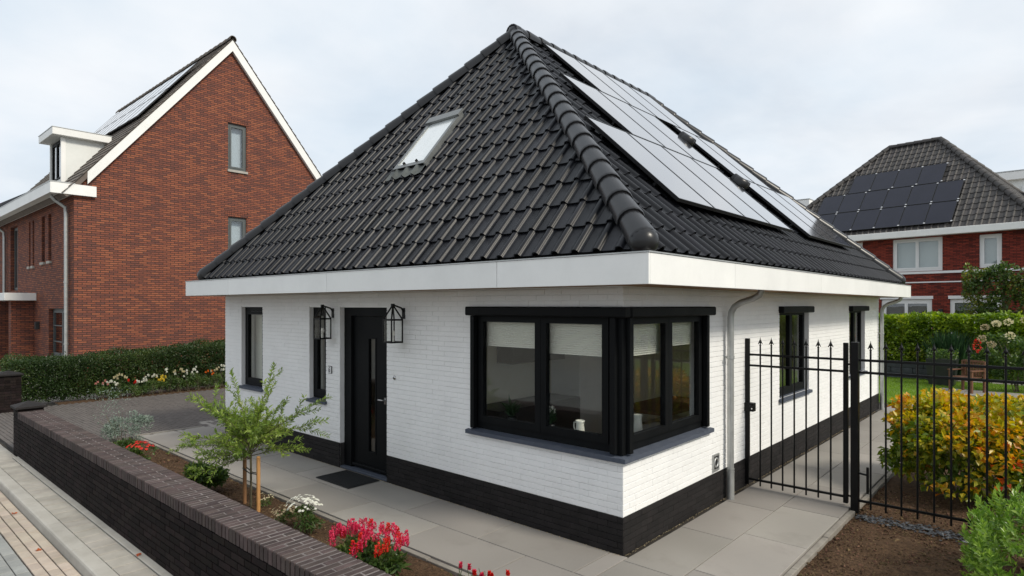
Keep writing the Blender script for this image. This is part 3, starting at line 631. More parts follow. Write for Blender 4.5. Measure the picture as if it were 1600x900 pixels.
for yy in (1.08, 2.015, 2.95, 3.885): PAN.append((yy, .86))
for yy in (5.70, 6.635, 7.57): PAN.append((yy, .86))
for yy in (2.2, 3.135, 4.07): PAN.append((yy, 2.53))
for yy in (5.70, 6.635): PAN.append((yy, 2.53))
for yy in (3.3, 4.235, 5.17, 6.105): PAN.append((yy, 4.20))
u_of = lambda y: y - TY0
under = lambda t: t[0][0][1] < -.5 * 0 + 1 and t[0] == frame_matrix(*RI[:3]) and any(u_of(y) - .1 < t[1] + .11 < u_of(y) + PW + .1 and v - .2 < t[2] + .17 < v + PL + .1 for y, v in PAN)
lay_tiles(coll, roof, 300, 'roof_tile', under)
# hip and ridge caps
def cap_mesh(L, r0, r1, seg=10, ang=1.9):
    m = MB(); vs = []; A = [(-ang + 2 * ang * i / seg) for i in range(seg + 1)]
    st_ = [(0, r0), (.012, r0 + .004), (.03, r0 + .004), (L + .05, r1)]
    for (y, r) in st_: vs += [(r * math.sin(a), y, r * math.cos(a)) for a in A]
    n = seg + 1; fs = [(k * n + i, k * n + i + 1, (k + 1) * n + i + 1, (k + 1) * n + i) for k in range(3) for i in range(seg)]
    m.add(vs, fs, True)
    m.add([(r0 * math.sin(a), .001, r0 * math.cos(a)) for a in A] + [((r0 - .02) * math.sin(a), .001, (r0 - .02) * math.cos(a)) for a in A], [(i, n + i, n + i + 1, i + 1) for i in range(seg)])
    return m.mesh('cap')
def hip_line(p0, p1, parent, mat, name, lift=.0, Lc=.345, r0=.125, r1=.105, end=False):
    d = (p1 - p0); n = max(1, round(d.length / Lc)); Lx = d.length / n; V = d.normalized(); U = V.cross(Vector((0, 0, 1))).normalized()
    me = cap_mesh(Lx, r0, r1); 
    for i in range(n): put(name, me, mat, parent, matrix=frame_matrix(p0 + V * (i * Lx) + Vector((0, 0, lift)), U, V))
    if end:
        m = MB(); rings = 6; seg = 14; vs = []; fs = []
        for k in range(rings + 1):
            b_ = math.pi / 2 * k / rings
            for i in range(seg): a = 2 * math.pi * i / seg; vs.append((r0 * math.cos(b_) * math.sin(a), -r0 * .95 * math.sin(b_), r0 * math.cos(b_) * math.cos(a)))
        for k in range(rings):
            for i in range(seg): fs.append((k * seg + i, k * seg + (i + 1) % seg, (k + 1) * seg + (i + 1) % seg, (k + 1) * seg + i))
        m.add(vs, fs, True); me2 = m.mesh('hip_end'); put('hip_end', me2, mat, parent, matrix=frame_matrix(p0 + Vector((0, 0, lift)), U, V))
for c, t in ((cs[1], AP), (cs[0], AP), (cs[2], RE), (cs[3], RE)):
    d = (t - c).normalized(); hip_line(c + d * .06, t + d * .02, roof, 'ridge_tile', 'hip_tile', .035, end=True)
hip_line(AP - Vector((0, .1, 0)), RE + Vector((0, .1, 0)), roof, 'ridge_tile', 'ridge_tile', .045, r0=.13, r1=.112)
put('ridge_end', MB().lathe([(0, .16), (.07, .15), (.12, .11), (.14, .04), (.15, -.06)], (0, 0, 0), 16).mesh('ridge_end'), 'ridge_tile', roof, matrix=Matrix.Translation(AP + Vector((0, 0, .01))))
# solar panels
rm = frame_matrix(*RI[:3])
def panel(parent, fm, u, v, wd, ln, h, cell, cellrows=0, **kw):
    m = MB(); t = .04; b_ = .012
    for a in ((u, u + b_, v, v + ln), (u + wd - b_, u + wd, v, v + ln), (u + b_, u + wd - b_, v, v + b_), (u + b_, u + wd - b_, v + ln - b_, v + ln)): m.box(*a, h, h + t)
    fr_ = MB(); fr_.v = [(fm @ Vector(p))[:] for p in m.v]; fr_.f = m.f; fr_.s = m.s
    pnl = fr_.build('solar_panel', 'solar_frame', parent, **kw)
    g = MB().box(u + b_, u + wd - b_, v + b_, v + ln - b_, h + .01, h + t - .004); g.v = [(fm @ Vector(p))[:] for p in g.v]; g.build('panel_glass', cell, pnl, **kw)
    return pnl
for (y, v) in PAN: panel(house, rm, u_of(y), v, PW, PL, .105, 'solar_cell')
rl = MB()
for (y0, y1, v) in ((1.1, 4.8, 1.2), (1.1, 4.8, 2.15), (5.72, 8.48, 1.2), (5.72, 8.48, 2.15), (2.22, 4.98, 2.9), (2.22, 4.98, 3.85), (5.72, 7.55, 2.9), (5.72, 7.55, 3.85), (3.3, 7.0, 4.6), (3.3, 7.0, 5.5)): rl.box(u_of(y0), u_of(y1), v, v + .035, .06, .104)
rl.v = [(rm @ Vector(p))[:] for p in rl.v]; rl.build('mounting_rail', 'solar_frame', house)
# vent cowls in the gap between the panels
for (y, v) in ((5.30, 3.55), (5.33, 2.25)):
    m = MB(); seg = 12; R0 = .085; vs = []; fs = []
    for k in range(2):
        for i in range(seg + 1):
            a = -math.pi / 2 + math.pi * i / seg; vs.append((R0 * math.sin(a), (-.16 if k == 0 else .14), .05 + R0 * 1.5 * math.cos(a) + (0 if k else .02)))
    n = seg + 1; fs = [(i, i + 1, n + i + 1, n + i) for i in range(seg)] + [tuple(range(n))[::-1], tuple(range(n, 2 * n))]
    m.add(vs, fs, True); m.box(-.11, .11, -.12, .2, -.02, .05)
    m.v = [(rm @ (Vector(p) + Vector((u_of(y), v, .04))))[:] for p in m.v]; m.build('roof_vent', 'ridge_tile', house)
# roof window
fmx = frame_matrix(*FR[:3])
def fbox(m, u0, u1, v0, v1, h0, h1): m.box(u0 - TX0, u1 - TX0, v0, v1, h0, h1)
def fbuild(m, name, mat, parent): m.v = [(fmx @ Vector(p))[:] for p in m.v]; return m.build(name, mat, parent)
SK = (-4.27, -3.57, 1.93, 3.08)
m = MB()
for a in ((SK[0], SK[0] + .06, SK[2], SK[3]), (SK[1] - .06, SK[1], SK[2], SK[3]), (SK[0] + .06, SK[1] - .06, SK[2], SK[2] + .07), (SK[0] + .06, SK[1] - .06, SK[3] - .10, SK[3])): fbox(m, *a, .0, .095)
skl = fbuild(m, 'roof_window', 'skylight_frame', house)
m = MB(); fbox(m, SK[0] - .02, SK[1] + .02, SK[3] - .11, SK[3] + .03, .097, .128); fbuild(m, 'top_cover', 'skylight_frame', skl)
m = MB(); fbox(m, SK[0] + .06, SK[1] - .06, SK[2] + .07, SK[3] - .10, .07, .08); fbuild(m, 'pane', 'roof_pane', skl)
m = MB(); fbox(m, SK[0] + .03, SK[1] - .03, SK[2] - .004, SK[2] + .0, .02, .088); fbuild(m, 'sash_edge', 'black_frame', skl)
m = MB(); fbox(m, SK[0] + .2, SK[0] + .215, SK[2] + .06, SK[2] + .10, .081, .12); fbox(m, SK[1] - .22, SK[1] - .205, SK[2] + .06, SK[2] + .10, .081, .12); fbuild(m, 'catch', 'black_frame', skl)
vs = []; nS = 24      # lead apron dressed over the tiles below
for k, v in enumerate((SK[2] + .01, SK[2] - .08, SK[2] - .17)):
    for i in range(nS + 1):
        u = SK[0] - .08 + (SK[1] - SK[0] + .16) * i / nS; ph = ((u - TX0) / .225) % 1
        vs.append((u - TX0, v - (.02 * math.sin(i * 1.1) if k == 2 else 0), float(np.interp(ph, PU, PH)) + (.055, .05, .046)[k]))
m = MB().add(vs, [(k * (nS + 1) + i + nS + 1, k * (nS + 1) + i + nS + 2, k * (nS + 1) + i + 1, k * (nS + 1) + i) for k in range(2) for i in range(nS)], True); fbuild(m, 'lead_apron', 'lead', skl)

# ---- windows
def rect_frame(m, ax, pos, dep, a0, a1, z0, z1, w_, inward):
    """picture-frame bars of width w_ in the plane; dep thick going inward"""
    def bx(p, q, r, s):
        if ax == 'x': m.box(p, q, *sorted((pos, pos + inward * dep)), r, s)
        else: m.box(*sorted((pos, pos + inward * dep)), p, q, r, s)
    bx(a0, a0 + w_, z0, z1); bx(a1 - w_, a1, z0, z1); bx(a0 + w_, a1 - w_, z0, z0 + w_); bx(a0 + w_, a1 - w_, z1 - w_, z1)
def window(ax, inward, rec, a0, a1, z0, z1, divs, fmat='black_frame', fw=.06, sash=.055, parent=house, glassm='glass', sill=True, local=False, wall=0.0, bottom=None):
    P_ = wall + inward * rec
    m = MB(); rect_frame(m, ax, P_, .07, a0, a1, z0, z1, fw, inward); win = m.build('window', fmat, parent, local=local)
    e = [a0 + fw, *divs, a1 - fw]
    for i, (p, q) in enumerate(zip(e, e[1:])):
        p += .0015; q -= .0015
        m = MB(); rect_frame(m, ax, P_ - inward * .012, .06, p, q, z0 + fw + .0015, z1 - fw - .0015, sash, inward); m.build('sash', fmat, win, local=local)
        g = MB(); a, b_ = p + sash, q - sash; gz0, gz1 = z0 + fw + sash, z1 - fw - sash
        if ax == 'x': g.box(a, b_, *sorted((P_ + inward * .018, P_ + inward * .024)), gz0, gz1)
        else: g.box(*sorted((P_ + inward * .018, P_ + inward * .024)), a, b_, gz0, gz1)
        g.build('pane', glassm, win, local=local)
    return win
wA = window('x', 1, .06, -7.86, -7.07, .935, 2.32, [], fw=.075)
wB = window('x', 1, .06, -5.56, -5.09, .935, 2.32, [], fw=.075)
def sillx(a0, a1, y0, y1, z1, parent): 
    vs = [(a0, y0, z1 - .055), (a1, y0, z1 - .055), (a1, y1, z1 - .03), (a0, y1, z1 - .03), (a0, y0, z1 - .012), (a1, y0, z1 - .012), (a1, y1, z1), (a0, y1, z1)]
    return MB().add(vs, [(0, 3, 2, 1), (4, 5, 6, 7), (0, 1, 5, 4), (1, 2, 6, 5), (2, 3, 7, 6), (3, 0, 4, 7)]).build('sill', 'bluestone', parent)
sillx(-7.90, -7.04, -.05, .06, .93, wA); sillx(-5.60, -5.06, -.05, .06, .93, wB)
# corner window
cw = empty('corner_window', parent=house)
wz0, wz1 = .935, 2.315
def cparts():
    P_ = .045
    # front light: outer frame, two sashes
    m = MB(); rect_frame(m, 'x', P_, .07, -2.015, -.10, wz0, wz1, .075, 1); m.build('frame', 'black_frame', cw)
    for a, b_ in ((-1.938, -1.022), (-1.018, -.178)):
        m = MB(); rect_frame(m, 'x', P_ - .014, .06, a, b_, wz0 + .077, wz1 - .077, .075, 1); m.build('sash', 'black_frame', cw)
        MB().box(a + .075, b_ - .075, P_ + .02, P_ + .026, wz0 + .152, wz1 - .152).build('pane', 'glass', cw)
    m = MB(); rect_frame(m, 'y', -P_, .07, .10, 1.855, wz0, wz1, .075, -1); m.build('frame', 'black_frame', cw)
    for a, b_ in ((.178, .975), (.979, 1.777)):
        m = MB(); rect_frame(m, 'y', -P_ + .014, .06, a, b_, wz0 + .077, wz1 - .077, .075, -1); m.build('sash', 'black_frame', cw)
        MB().box(-P_ - .026, -P_ - .02, a + .075, b_ - .075, wz0 + .152, wz1 - .152).build('pane', 'glass', cw)
    one('corner_post', 'black_frame', cw, -.098, .004, -.004, .098, wz0, wz1, b=.006)
    one('guide_rail', 'black_frame', cw, -.115, -.052, -.05, -.0045, wz0 + .01, 2.232, b=.004)
    one('guide_rail', 'black_frame', cw, .0045, .05, .052, .115, wz0 + .01, 2.232, b=.004)
    one('guide_rail', 'black_frame', cw, -2.01, -1.95, -.035, .028, wz0 + .01, 2.232, b=.004)
    one('guide_rail', 'black_frame', cw, -.028, .035, 1.79, 1.85, wz0 + .01, 2.232, b=.004)
    one('screen_box', 'black_frame', cw, -2.05, .075, -.085, .03, 2.235, 2.335, b=.012)
    one('screen_box', 'black_frame', cw, -.03, .085, .034, 1.92, 2.235, 2.335, b=.012)
cparts()
# bluestone sills, mitred at the corner
def silly(y0, y1, x0, x1, z1, parent):
    vs = [(x1, y0, z1 - .055), (x1, y1, z1 - .055), (x0, y1, z1 - .03), (x0, y0, z1 - .03), (x1, y0, z1 - .012), (x1, y1, z1 - .012), (x0, y1, z1), (x0, y0, z1)]
    return MB().add(vs, [(0, 3, 2, 1), (4, 5, 6, 7), (0, 1, 5, 4), (1, 2, 6, 5), (2, 3, 7, 6), (3, 0, 4, 7)]).build('sill', 'bluestone', parent)
sillx(-2.06, -1.02, -.062, .05, .932, cw); sillx(-1.017, -.062, -.062, .05, .932, cw); silly(.05, .93, -.05, .062, .932, cw); silly(.933, 1.91, -.05, .062, .932, cw)
m = MB(); z1 = .932; o_, i_ = .062, .06
m.add([(-i_, -o_, z1 - .055), (o_, -o_, z1 - .055), (o_, .048, z1 - .055), (-i_, .048, z1 - .055), (-i_, -o_, z1 - .012), (o_, -o_, z1 - .012), (o_, .048, z1 - .012), (-i_, .048, z1)], [(0, 3, 2, 1), (4, 5, 7), (5, 6, 7), (0, 1, 5, 4), (1, 2, 6, 5), (2, 3, 7, 6), (3, 0, 4, 7)]).build('sill', 'bluestone', cw)
# side windows with screen boxes
for (a0, a1, dv) in ((4.30, 5.72, [5.0]), (8.30, 9.60, [8.95])):
    wn = window('y', -1, .06, a0 + .002, a1 - .002, .985, 2.318, dv, fw=.065)
    silly(a0 - .04, a1 + .04, -.06, .055, .985, wn)
    one('screen_box', 'black_frame', wn, -.05, .085, a0 - .03, a1 + .05, 2.235, 2.335, b=.012)
# ---- front door
dr = empty('door', parent=house)
m = MB()
m.box(-4.712, -4.54, .06, .15, .02, 2.318); m.box(-3.71, -3.612, .06, .15, .02, 2.318); m.box(-4.54, -3.71, .06, .15, 2.2, 2.318); m.build('door_frame', 'black_frame', dr)
m = MB(); dx0, dx1, gx0, gx1 = -4.535, -3.715, -4.17, -4.02
for a in ((dx0, gx0, .04, 2.195), (gx1, dx1, .04, 2.195), (gx0, gx1, .04, .30), (gx0, gx1, 1.88, 2.195)): m.box(a[0], a[1], .105, .145, a[2], a[3])
m.build('door_leaf', 'black_frame', dr)
m = MB(); rect_frame(m, 'x', .098, .0065, gx0 - .02, gx1 + .02, .28, 1.90, .02, 1); m.build('glazing_bead', 'black_frame', dr)
MB().box(gx0, gx1, .120, .128, .30, 1.88).build('pane', 'glass', dr)
one('weather_bar', 'black_frame', dr, dx0 + .01, dx1 - .01, .06, .1035, .06, .10, b=.006)
one('threshold', 'bluestone', dr, -4.71, -3.615, -.01, .15, 0.003, .032, b=.004)
hd = MB().tube([(-3.79, .10, 1.06), (-3.79, .045, 1.06), (-3.80, .04, 1.06), (-3.87, .04, 1.06)], .011, 8); hd.box(-3.81, -3.77, .095, .1045, 1.0, 1.09); hd.build('handle', 'steel', dr)
# house number plate and bell
num = one('number_plate', 'outline_dark', house, -5.02, -4.92, -.022, -.0075, 1.345, 1.455, b=.003)
one('plate_face', 'plate_white', num, -5.012, -4.928, -.0255, -.0225, 1.352, 1.448)
dg = MB(); cx_, cz_ = -4.97, 1.4       # digit 6: bowl and stem
dg.tube([(cx_ + .016 * math.cos(a), -.028, cz_ - .014 + .018 * math.sin(a)) for a in np.linspace(0, 2 * math.pi, 13)], .004, 6)
dg.tube([(cx_ - .015, -.028, cz_ - .01), (cx_ - .012, -.028, cz_ + .015), (cx_ + .0, -.028, cz_ + .033), (cx_ + .014, -.028, cz_ + .036)], .004, 6); dg.build('digit', 'outline_dark', num)
bell = MB().lathe([(0, .0), (.028, .0), (.03, .008), (.02, .016), (0, .018)], (0, 0, 0), 12); bell.v = [(-3.44 + x, -.0085 - z, 1.4 + y) for x, y, z in bell.v]
bl = bell.build('door_bell', 'steel', house); b2 = MB().lathe([(0, 0), (.011, 0), (.009, .006), (0, .007)], (0, 0, 0), 10); b2.v = [(-3.44 + x, -.0265 - z, 1.4 + y) for x, y, z in b2.v]; b2.build('push_button', 'outline_dark', bl)
# extract vent in the side wall
m = MB(); vy, vz = 2.05, .485; rect_frame(m, 'y', .03, .025, vy - .085, vy + .085, vz - .1, vz + .1, .022, -1); vt = m.build('wall_vent', 'zinc', house)
ring = MB().tube([(.024, vy + .052 * math.cos(a), vz + .052 * math.sin(a)) for a in np.linspace(0, 2 * math.pi, 17)], .012, 6); ring.build('vent_ring', 'zinc', vt)
one('vent_opening', 'outline_dark', vt, .0095, .016, vy - .063, vy + .063, vz - .078, vz + .078)
# zinc downpipes
def downpipe(y, x=.085, r=.038):
    pts = [(x, y, 0.0), (x, y, 1.0), (x, y, 2.20), (x + .01, y, 2.27), (x + .05, y, 2.335), (x + .12, y, 2.38), (x + .27, y, 2.43), (x + .345, y, 2.47), (x + .37, y, 2.53)]
    dp = MB().tube(pts, r, 14).build('downpipe', 'zinc', house)
    for z in (.33, .36): MB().tube([(x, y, z), (x, y, z + .016)], r + .006, 14).build('collar', 'zinc', dp)
    MB().tube([(x, y, 0.0), (x, y, .33)], r + .005, 14).build('stand_pipe', 'zinc', dp)
    c = MB().tube([(x, y, 1.70), (x, y, 1.735)], r + .007, 14); c.box(.006, x - r + .004, y - .012, y + .012, 1.705, 1.73); c.box(x - .012, x + .012, y - r - .03, y - r, 1.71, 1.726); c.build('pipe_clip', 'zinc', dp)
downpipe(2.33); downpipe(10.86)
# ---- rooms behind the glass
inn = empty('interior', parent=house)
m = MB(); m.poly([(X0 + .22, .22, .03), (-.22, .22, .03), (-.22, Y1 - .22, .03), (X0 + .22, Y1 - .22, .03)]); m.build('room_floor', 'wood_floor', inn)
m = MB(); m.poly([(X0 + .22, .22, 2.5), (X0 + .22, Y1 - .22, 2.5), (-.22, Y1 - .22, 2.5), (-.22, .22, 2.5)]); m.build('room_ceiling', 'plaster', inn)
one('partition', 'plaster', inn, -3.25, -3.13, .22, Y1 - .22, .03, 2.5); one('partition', 'plaster', inn, -6.2, -6.1, .22, 4, .03, 2.5)
one('partition', 'plaster', inn, -3.13, -.22, 7.0, 7.1, .03, 2.5); one('partition', 'plaster', inn, X0 + .22, -6.2, 2.6, 2.7, .03, 2.5); one('partition', 'plaster', inn, -6.1, -3.25, 2.6, 2.7, .03, 2.5)
for a, b_ in ((-1.95, -1.12),): one('room_door', 'white_frame', inn, a, b_, 6.94, 6.995, .035, 2.1)
one('cabinet', 'white_frame', inn, -3.12, -2.55, 2.9, 4.3, .03, 2.2, b=.01); one('kitchen_counter', 'dark_cabinet', inn, -3.1, -2.5, 1.0, 2.85, .03, .93, b=.01); one('wall_cupboard', 'dark_cabinet', inn, -3.12, -2.8, 1.6, 2.85, 1.5, 2.2, b=.01); one('picture', 'dark_cabinet', inn, -2.6, -2.1, 6.96, 6.995, 1.2, 1.8); one('dining_table', 'stake_wood_old', inn, -2.1, -1.2, 3.2, 4.9, .72, .77, b=.01)
one('worktop', 'dark_cabinet', inn, -1.98, -.24, .235, .62, .90, .94, b=.006); one('worktop', 'dark_cabinet', inn, -.6, -.235, .625, 1.8, .90, .94, b=.006)
def blind(ax, pos, a0, a1, z0, z1):
    m = MB(); n = int((z1 - z0) / .022); vs = []
    for i in range(2 * n + 1):
        z = z0 + (z1 - z0) * i / (2 * n); d = pos + (.008 if i % 2 else 0)
        vs += [(a0, d, z), (a1, d, z)] if ax == 'x' else [(-d, a0, z), (-d, a1, z)]
    m.add(vs, [(2 * i, 2 * i + 1, 2 * i + 3, 2 * i + 2) for i in range(2 * n)]); m.build('pleated_blind', 'blind', inn)
blind('x', .14, -1.93, -1.03, 1.88, 2.24); blind('x', .14, -1.01, -.18, 1.84, 2.24); blind('y', .14, .18, .97, 1.84, 2.24); blind('y', .14, .99, 1.77, 1.90, 2.24)
blind('x', .24, -7.84, -7.09, .98, 2.28); blind('x', .24, -5.55, -5.10, .98, 1.9)

# ================================================================== OTHER HOUSES
def gen_house_window(parent, ax, inward, a0, a1, z0, z1, wall, fmat, divs=(), fw=.06, sash=.05, rec=.08, local=False, glassm='glass_far', blindz=None, dark=True):
    wn = window(ax, inward, rec, a0, a1, z0, z1, list(divs), fmat=fmat, fw=fw, sash=sash, parent=parent, glassm=glassm, local=local, wall=wall)
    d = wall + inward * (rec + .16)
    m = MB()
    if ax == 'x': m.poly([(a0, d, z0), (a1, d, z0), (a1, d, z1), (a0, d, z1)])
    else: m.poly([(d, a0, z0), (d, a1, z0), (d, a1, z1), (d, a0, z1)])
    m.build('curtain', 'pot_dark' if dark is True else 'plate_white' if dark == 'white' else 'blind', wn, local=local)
    return wn
# ---- red gable house beyond the hedge
gh = empty('gable_house', (-24, 4.27, 0), 'tall red brick gable house with white bargeboards beyond the dark hedge', 'house')
GX, GY0, GYM, GY1, GZE, GZA, GXL = -18.0, -.2, 4.27, 8.74, 5.72, 11.22, -30.0
slope = (GZA - GZE) / (GYM - GY0)
GHOLES = [(4.17, 4.80, 6.92, 8.55), (4.17, 4.80, 3.95, 5.36)]
m = wall_shell('y', GX, GY0, GY1, 0, GZE, [h for h in GHOLES if h[3] < GZE], .3, -1)
# triangle above, split around the upper window
h = GHOLES[0]; zl = lambda y: GZA - abs(y - GYM) * slope
def tri(pts): m.poly([(GX, y, z) for y, z in pts])
yl = lambda z: GYM - (GZA - z) / slope; yr = lambda z: GYM + (GZA - z) / slope
tri([(GY0, GZE), (GY1, GZE), (yr(h[2]), h[2]), (yl(h[2]), h[2])]); tri([(yl(h[2]), h[2]), (h[0], h[2]), (h[0], h[3]), (yl(h[3]), h[3])]); tri([(h[1], h[2]), (yr(h[2]), h[2]), (yr(h[3]), h[3]), (h[1], h[3])]); tri([(yl(h[3]), h[3]), (yr(h[3]), h[3]), (GYM, GZA)])
for (p, q) in (((h[0], h[2]), (h[1], h[2])), ((h[1], h[2]), (h[1], h[3])), ((h[1], h[3]), (h[0], h[3])), ((h[0], h[3]), (h[0], h[2]))): m.poly([(GX, *p), (GX, *q), (GX - .3, *q), (GX - .3, *p)])
m.build('gable_wall', 'red_brick_side', gh)
FHOLES = [(-20.95, -18.95, .68, 2.24), (-21.0, -20.6, 3.70, 5.24), (-21.9, -21.45, 3.70, 5.24), (-23.2, -22.95, 3.64, 5.24), (-23.75, -23.5, 3.64, 5.24), (-26.9, -25.6, 2.9, 5.3), (-24.9, -23.9, 0, 2.4)]
wall_shell('x', GY0, GXL, GX, 0, GZE, FHOLES, .3, 1).build('front_wall', 'red_brick_front', gh)
wall_shell('x', GY1, GXL, GX, 0, GZE, [], .3, -1).build('rear_wall', 'red_brick_front', gh); wall_shell('y', GXL, GY0, GY1, 0, GZE, [], .3, 1).build('far_wall', 'red_brick_side', gh)
for hh in GHOLES:
    wn = gen_house_window(gh, 'y', -1, hh[0] + .002, hh[1] - .002, hh[2] + .05, hh[3] - .002, GX, 'grey_frame', rec=.05, fw=.07, dark='white')  # white curtain colour also stands in for bright sky reflected in these panes
    one('sill', 'kerb_concrete', wn, GX - .15, GX + .05, hh[0] - .03, hh[1] + .03, hh[2] - .03, hh[2] + .048)
    y = hh[0] - .08       # soldier course above each opening
    while y < hh[1] + .08: one('soldier_brick', 'red_brick_side', wn, GX, GX + .012, y, y + .052, hh[3] + .01, hh[3] + .2); y += .063
for hh in FHOLES[1:5]:
    wn = gen_house_window(gh, 'x', 1, hh[0] + .002, hh[1] - .002, hh[2] + .05, hh[3] - .002, GY0, 'grey_frame', rec=.14, fw=.05, sash=.03); one('sill', 'kerb_concrete', wn, hh[0] - .03, hh[1] + .03, GY0 - .06, GY0 + .14, hh[2] - .03, hh[2] + .048)
wn = gen_house_window(gh, 'x', 1, -20.948, -18.952, .74, 2.238, GY0, 'grey_frame', divs=(-19.75,), rec=.12, fw=.07); one('sill', 'kerb_concrete', wn, -21.0, -18.9, GY0 - .06, GY0 + .12, .62, .738)
for z in (1.2, 1.7): one('glazing_bar', 'grey_frame', wn, -20.83, -19.78, GY0 + .1, GY0 + .13, z, z + .03)
gen_house_window(gh, 'x', 1, -26.898, -25.602, 2.902, 5.298, GY0, 'grey_frame', divs=(-26.25,), rec=.12)
dd = one('door', 'grey_frame', gh, -24.898, -23.902, GY0 + .12, GY0 + .18, .01, 2.39); one('handle', 'steel', dd, -24.04, -24.0, GY0 + .09, GY0 + .12, 1.0, 1.15)
porch = one('porch', 'red_brick_front', gh, -23.35, -22.95, GY0 - .62, GY0 - .002, 0, 2.5); one('porch_pier', 'red_brick_front', porch, -25.55, -25.15, GY0 - .62, GY0 - .002, 0, 2.5)
one('porch_canopy', 'fascia_white', porch, -25.9, -22.6, GY0 - .85, GY0 - .002, 2.51, 2.76, b=.01)
one('wall_lamp', 'outline_dark', gh, -22.3, -22.15, GY0 - .12, GY0 - .002, 1.55, 1.8, b=.01)
dp = MB().tube([(-18.5, GY0 - .45, 5.5), (-18.5, GY0 - .35, 5.38), (-18.5, GY0 - .10, 5.2), (-18.5, GY0 - .08, 5.0), (-18.5, GY0 - .08, 0)], .05, 12).build('downpipe', 'zinc', gh)
for z in (1.2, 3.0): MB().tube([(-18.5, GY0 - .08, z), (-18.5, GY0 - .08, z + .05)], .06, 12).build('pipe_clip', 'zinc', dp)
dp = MB().tube([(-27.6, GY0 - .45, 5.5), (-27.6, GY0 - .10, 5.2), (-27.6, GY0 - .08, 5.0), (-27.6, GY0 - .08, 0)], .05, 12).build('downpipe', 'zinc', gh)
# eaves box with return on the gable
ev = MB(); ev.box(GXL - .2, GX + .12, GY0 - .56, GY0 - .001, 5.53, 5.54); ev.build('soffit', 'render_white', gh)
one('eaves_board', 'fascia_white', gh, GXL - .2, GX + .12, GY0 - .58, GY0 - .56, 5.50, 5.80); one('eaves_board', 'fascia_white', gh, GX + .002, GX + .122, GY0 - .559, GY0 + .52, 5.50, 5.80); one('eaves_top', 'zinc', gh, GXL - .2, GX + .13, GY0 - .59, GY0 + .0, 5.802, 5.83)
ct, sn = 1 / math.hypot(1, slope), slope / math.hypot(1, slope)
SLn = (GYM - GY0 + .3) / ct
FRr = frame_matrix((GX + .16, GY0 - .3, GZE - .3 * slope + .16), (-1, 0, 0), (0, ct, sn))     # front slope seen from the street: u runs along -x
FRr = frame_matrix((GXL, GY0 - .3, GZE - .3 * slope + .16), (1, 0, 0), (0, ct, sn)); BKr = frame_matrix((GX + .14, GY1 + .3, GZE - .3 * slope + .16), (-1, 0, 0), (0, -ct, sn))
WR = GX + .14 - GXL
def xf(m, fm): m.v = [(fm @ Vector(p))[:] for p in m.v]; return m
rf_ = xf(MB().box(0, WR - .03, 0, SLn - .04, -.14, -.0), FRr).build('roof', 'brown_tile', gh)
xf(MB().box(.03, WR, 0, SLn - .04, -.14, -.0), BKr).build('rear_slope', 'brown_tile', rf_)
def flat_tiles(fm, wd, ln, tw=.30, tl=.26, h=.03):
    m = MB(); r = 0
    while r * tl < ln - .05:
        c = 0
        while c * tw < wd:
            a, b_ = c * tw + .003, min((c + 1) * tw - .003, wd + .02); z = random.uniform(0, .004); v0, v1 = r * tl, min(r * tl + tl + .03, ln)
            m.add([(a, v0, .028 + z), (b_, v0, .028 + z), (b_, v1, .006), (a, v1, .006), (a, v0, .002), (b_, v0, .002), (b_, v1, .002), (a, v1, .002)], [(0, 1, 2, 3), (4, 5, 1, 0), (5, 6, 2, 1), (7, 4, 0, 3)]); c += 1
        r += 1
    return xf(m, fm)
flat_tiles(FRr, WR, SLn).build('tile_field', 'brown_tile', rf_, kind='stuff'); flat_tiles(BKr, WR, SLn).build('tile_field', 'brown_tile', rf_, kind='stuff')
hip_line(Vector((GX + .16, GYM, GZA + .15)), Vector((GXL, GYM, GZA + .15)), rf_, 'brown_tile', 'ridge_tile', 0, Lc=.4, r0=.12, r1=.10)
for s in (-1, 1):      # bargeboards
    p0 = Vector((0, GYM, GZA + .12)); e = GY0 - .3 if s < 0 else GY1 + .3; p1 = Vector((0, e, GZA + .12 - (GYM - GY0 + .3) * slope)); n = Vector((0, s * sn, ct)); x0, x1 = GX + .10, GX + .13
    dwn = Vector((0, 0, -.36))
    if s < 0: p1 = Vector((0, GY0 + .30, GZA + .12 - (GYM - GY0 - .30) * slope))
    vs = [Vector((x, 0, 0)) + q for x in (x0, x1) for q in (p0, p1, p1 + dwn, p0 + dwn)]
    MB().add(vs, [(0, 1, 2, 3), (7, 6, 5, 4), (0, 4, 5, 1), (1, 5, 6, 2), (2, 6, 7, 3), (3, 7, 4, 0)]).build('bargeboard', 'fascia_white', gh)
    vs = [Vector((x, 0, 0)) + q for x in (GX, x0) for q in (p0 + dwn * .96, p1 + dwn * .96)]
    MB().add(vs, [(0, 1, 3, 2)]).build('verge_soffit', 'render_white', gh)
# solar panels near the ridge
for i in range(9):
    for v in (3.55, 5.02): panel(gh, FRr, WR - 1.9 - i * 1.02, v, 1.0, 1.44, .10, 'solar_cell')
